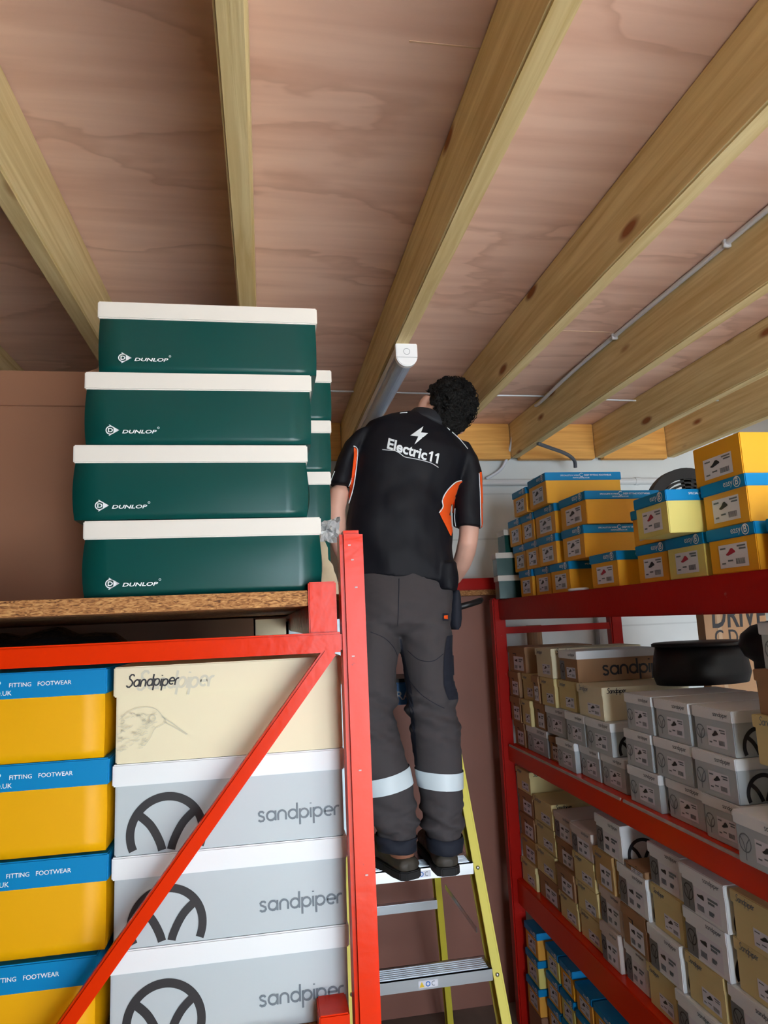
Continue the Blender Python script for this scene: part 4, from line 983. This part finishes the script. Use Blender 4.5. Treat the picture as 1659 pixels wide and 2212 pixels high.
# ---- patches laid on a surface, seen from behind
def bvh_of(o):
    bm = bmesh.new(); bm.from_mesh(o.data); t_ = BVHTree.FromBMesh(bm); bm.free(); return t_
def onto(tree, px, py, off):
    d = ray(px, py).normalized(); h, n, _, _ = tree.ray_cast(CAM+d*1.5, d)
    if h is None: return None
    if n.dot(d) > 0: n = -n
    return h+n*off
def patch(tree, name, mt, Lc, Rc, off, parent, rows=26, cols=8):
    """surface patch between a left and a right curve given as [(px, py)...] of equal parameter"""
    b = MB()
    A = spline([(x, y, 0) for x, y in Lc], 6); B = spline([(x, y, 0) for x, y in Rc], 6)
    def smp(P, t_): k = t_*(len(P)-1); i = min(int(k), len(P)-2); return P[i].lerp(P[i+1], k-i)
    G = []
    for i in range(rows+1):
        a, c = smp(A, i/rows), smp(B, i/rows); G.append([onto(tree, *a.lerp(c, j/cols).xy, off) for j in range(cols+1)])
    for i in range(rows):
        for j in range(cols):
            Q = (G[i][j], G[i][j+1], G[i+1][j+1], G[i+1][j])
            if all(q_ is not None for q_ in Q) and max((Q[0]-Q[2]).length, (Q[1]-Q[3]).length) < .06: b.quad(Q)
    return b.build(name, mt, parent, smooth=True)
def cord(tree, name, mt, pts, r_, parent, off=.002):
    P = [onto(tree, p.x, p.y, off) for p in spline([(x, y, 0) for x, y in pts], 6)]
    P = [p for p in P if p is not None]; P2 = [P[0]]
    for p in P[1:]:
        if (p-P2[-1]).length < .05: P2.append(p)
    b = MB(); b.tube(P2, r_, 6); return b.build(name, mt, parent, smooth=True)
TT = bvh_of(tro)
patch(TT, 'side_panel', NAVY, [(964, 1375), (958, 1420), (958, 1480), (968, 1512)], [(980, 1370), (981, 1420), (984, 1480), (988, 1510)], .003, tro)
patch(TT, 'side_panel', NAVY, [(863, 1380), (868, 1420), (876, 1470), (886, 1540), (890, 1600), (893, 1650)], [(868, 1380), (877, 1430), (890, 1490), (897, 1560), (900, 1610), (903, 1655)], .002, tro)
patch(TT, 'brand_tab', NAVY, [(955, 1325), (955, 1342)], [(967, 1325), (967, 1342)], .003, tro, 4, 4)
patch(TT, 'brand_mark', ORFAB, [(957, 1329), (957, 1336)], [(965, 1328), (965, 1337)], .0045, tro, 4, 4)
cord(TT, 'seam', NAVY, [(862, 1250), (861, 1300), (859, 1352)], .0013, tro, .0005)
cord(TT, 'seam', NAVY, [(868, 1440), (885, 1470), (910, 1500), (940, 1520), (960, 1530)], .0012, tro, .0003)
cord(TT, 'seam', NAVY, [(880, 1405), (905, 1425), (935, 1428), (958, 1412)], .0012, tro, .0003)
cord(TT, 'seam', NAVY, [(800, 1365), (830, 1378), (850, 1398), (860, 1420)], .0012, tro, .0003)
# holster pocket on the right hip, tool handle in it
b = MB(); b.loft([(loc(983, y_, .02), (loc(983+w_, y_)-loc(983, y_)), Vector((0, .03, 0))) for y_, w_ in ((1275, 7), (1285, 11), (1310, 13), (1335, 14), (1352, 12), (1360, 6))], 16)
pk = b.build('holster_pocket', NAVY, tro, smooth=True)
b = MB(); b.tube([loc(990, 1312, .04), loc(1018, 1304, .06), loc(1036, 1298, .07), loc(1041, 1295, .075)], [.011, .0105, .011, .008], 12)
b.build('tool_handle', BLACKPL, pk, smooth=True)
b = MB(); c_ = loc(778, 1425, -.02); b.loft([(c_+Vector((0, dy_, 0)), Vector((r2, 0, 0)), Vector((0, 0, r2*1.35))) for dy_, r2 in ((-.008, .032), (-.005, .040), (.005, .040), (.008, .032))], 24)
b.build('pocket_disc', mat('grey_plastic_disc', (120, 118, 116), .35), tro, smooth=True)

# ---- boots
for nm, hc, fd in (('boot', HL, DL), ('boot', HR, DR)):
    s2 = Vector((fd.y, -fd.x, 0)); f0 = Vector((hc.x, hc.y, ZP)); Z = Vector((0, 0, 1))
    def fs(a, z, w_, h): return (f0+fd*a+Z*z, s2*w_, Z*h)
    b = MB()
    b.loft([fs(-.062, .036, .018, .014), fs(-.052, .038, .036, .024), fs(-.02, .040, .042, .027), fs(.03, .052, .042, .036), fs(.08, .058, .046, .040), fs(.12, .054, .049, .034), fs(.17, .048, .051, .030), fs(.215, .044, .044, .026), fs(.238, .040, .024, .02)], 20)
    bt = remesh(b, 'boot', BOOT, .005, 2, man, lambda c: .0015*noise.noise(c*40))
    b = MB(); P = [(-.07, .022), (-.055, .038), (-.01, .043), (.05, .040), (.11, .048), (.17, .053), (.22, .044), (.243, .02)]
    pts = [f0+fd*a+s2*w_ for a, w_ in P]+[f0+fd*a-s2*w_ for a, w_ in reversed(P)]
    n = len(pts); b.v += [tuple(p+Z*.001) for p in pts]+[tuple(p+Z*.026) for p in pts]
    for k in range(n): b.f.append((k, (k+1) % n, n+(k+1) % n, n+k)); b.m.append(0)
    b.f.append(tuple(range(n))); b.m.append(0); b.f.append(tuple(range(n, 2*n))); b.m.append(0)
    b.build('sole', SOLE, bt, .003)
    b = MB(); b.loft([(f0+fd*(-.002)+Z*(.052+.0055*k), s2*(.034+.005*math.sin(k*.45)), fd*(.048+.005*math.sin(k*.45))) for k in range(8)], 20); b.build('collar', BOOTC, bt, smooth=True)

# ---- shirt
b = MB()
b.loft([sec(755, 1243, 978, 1262, .112), sec(753, 1205, 983, 1225, .118), sec(749, 1155, 976, 1170, .120), sec(752, 1105, 970, 1128, .118), sec(757, 1060, 972, 1095, .120), sec(763, 1010, 986, 1055, .124), sec(768, 970, 1003, 1018, .124), sec(776, 938, 1015, 990, .116), sec(797, 912, 1000, 960, .098), sec(835, 897, 972, 930, .075), sec(872, 891, 950, 914, .055)], 36)
b.loft([sec(765, 935, 808, 925, .052), sec(746, 955, 786, 965, .058), sec(731, 985, 770, 995, .057), sec(721, 1018, 762, 1025, .055), sec(712, 1047, 755, 1051, .052)], 20)
b.loft([sec(975, 955, 1012, 962, .05), sec(982, 990, 1030, 990, .060), sec(984, 1030, 1037, 1020, .060), sec(982, 1085, 1040, 1080, .058), sec(981, 1137, 1041, 1143, .055)], 20)
b.loft([sec(918, 1225, 984, 1215, .10), sec(925, 1276, 983, 1278, .105)], 20)
def sfold(c):
    return .0095*noise.noise(Vector((c.x*9+c.z*10, c.y*4, c.z*6-c.x*7)))*min(1, max(.15, (2.28-c.z)/.25))+.0022*noise.noise(c*22)
shirt = remesh(b, 'polo_shirt', SHIRT, .006, 3, man, sfold)
ST = bvh_of(shirt)
patch(ST, 'side_panel', ORFAB, [(998, 1040), (985, 1042), (966, 1060), (955, 1080), (955, 1095), (948, 1107), (962, 1137), (971, 1156)], [(1000, 1041), (992, 1048), (986, 1060), (984, 1080), (983, 1100), (981, 1120), (978, 1138), (973, 1158)], .003, shirt, 30, 8)
patch(ST, 'side_panel', ORFAB, [(764, 966), (763, 985), (760, 1010), (756, 1048), (753, 1090)], [(769, 970), (772, 993), (770, 1022), (765, 1056), (755, 1092)], .003, shirt, 26, 5)
cord(ST, 'piping', WINK, [(998, 1038), (983, 1041), (964, 1060), (954, 1080), (955, 1095), (947, 1108)], .0021, shirt, .004)
cord(ST, 'piping', WINK, [(763, 964), (770, 969), (772.5, 993), (770.5, 1022), (765, 1056), (756, 1088)], .0018, shirt, .004)
cord(ST, 'piping', WINK, [(955, 914), (963, 922), (971, 930)], .0016, shirt, .002)
cord(ST, 'piping', WINK, [(976, 934), (990, 947), (1000, 958), (1010, 970)], .0014, shirt, .002)
cord(ST, 'piping', WINK, [(864, 893.5), (872, 892.5), (880, 892)], .0016, shirt, .002)
cord(ST, 'piping', WINK, [(984, 1098), (983, 1118), (985, 1136)], .0014, shirt, .002)
cord(ST, 'piping', WINK, [(1034, 1022), (1036, 1060), (1037, 1100), (1038, 1138)], .0016, shirt, .002)
patch(ST, 'sleeve_stripe', ORFAB, [(1035, 1020), (1037, 1060), (1038, 1100), (1039, 1138)], [(1039, 1020), (1041, 1060), (1042, 1100), (1042.5, 1138)], .003, shirt, 16, 3)
cord(ST, 'piping', WINK, [(724, 1018), (718, 1033), (713, 1046)], .0015, shirt, .002)
cord(ST, 'piping', WINK, [(759, 1032), (756, 1042), (753, 1050)], .0015, shirt, .002)
# back print
b = MB()
def stamp(polys2d, tris):
    i = len(b.v); P = [onto(ST, x, y, .0035) for x, y in polys2d]
    if any(p is None for p in P): return
    b.v += [tuple(p) for p in P]
    for f in tris: b.f.append(tuple(i+k for k in f)); b.m.append(0)
bolt = [(914, 922), (886, 942), (903, 944), (895, 961), (924, 937), (909, 935.5)]
stamp(bolt, [(0, 1, 2, 5), (5, 2, 3, 4)])
V, F, wd = text_tris('Electric', .03, 0)
def tp(u, v): return (836+u+v*4, 968.5+u*.31-v*21.5)
k = 84/wd; cap = max(v.y for v in V); stamp([tp(v.x*k, v.y/cap) for v in V], F)
for u0 in (87, 100):
    stamp([tp(u0+4.2, 0), tp(u0+8.2, 0), tp(u0+8.2, 1), tp(u0+5.2, 1), tp(u0+4.2, .72), tp(u0+.2, .80), tp(u0+.2, .66)], [(0, 1, 2, 4), (2, 3, 4), (3, 5, 6, 4)])
pr = b.build('back_print', WINK, shirt, smooth=False)
cord(ST, 'underline', WINK, [(826, 972), (840, 973), (853, 974), (864, 980), (874, 987), (888, 990), (903, 993), (926, 999), (937, 1004), (946, 1010)], .0013, pr, .003)
# collar: a folded band round the neck
b = MB(); NC = loc(926, 913); NX = (loc(985, 944)-loc(868, 898)).normalized(); NY = Vector((0, 1, 0)); NZ = NX.cross(NY)
b.loft([(NC-NZ*.016, NX*.078, NY*.075), (NC-NZ*.004, NX*.080, NY*.077), (NC+NZ*.022, NX*.070, NY*.068), (NC+NZ*.027, NX*.066, NY*.064), (NC+NZ*.022, NX*.062, NY*.060)], 28)
b.build('collar', mat('black_ribbed_collar', (26, 28, 36), .7), shirt, smooth=True)
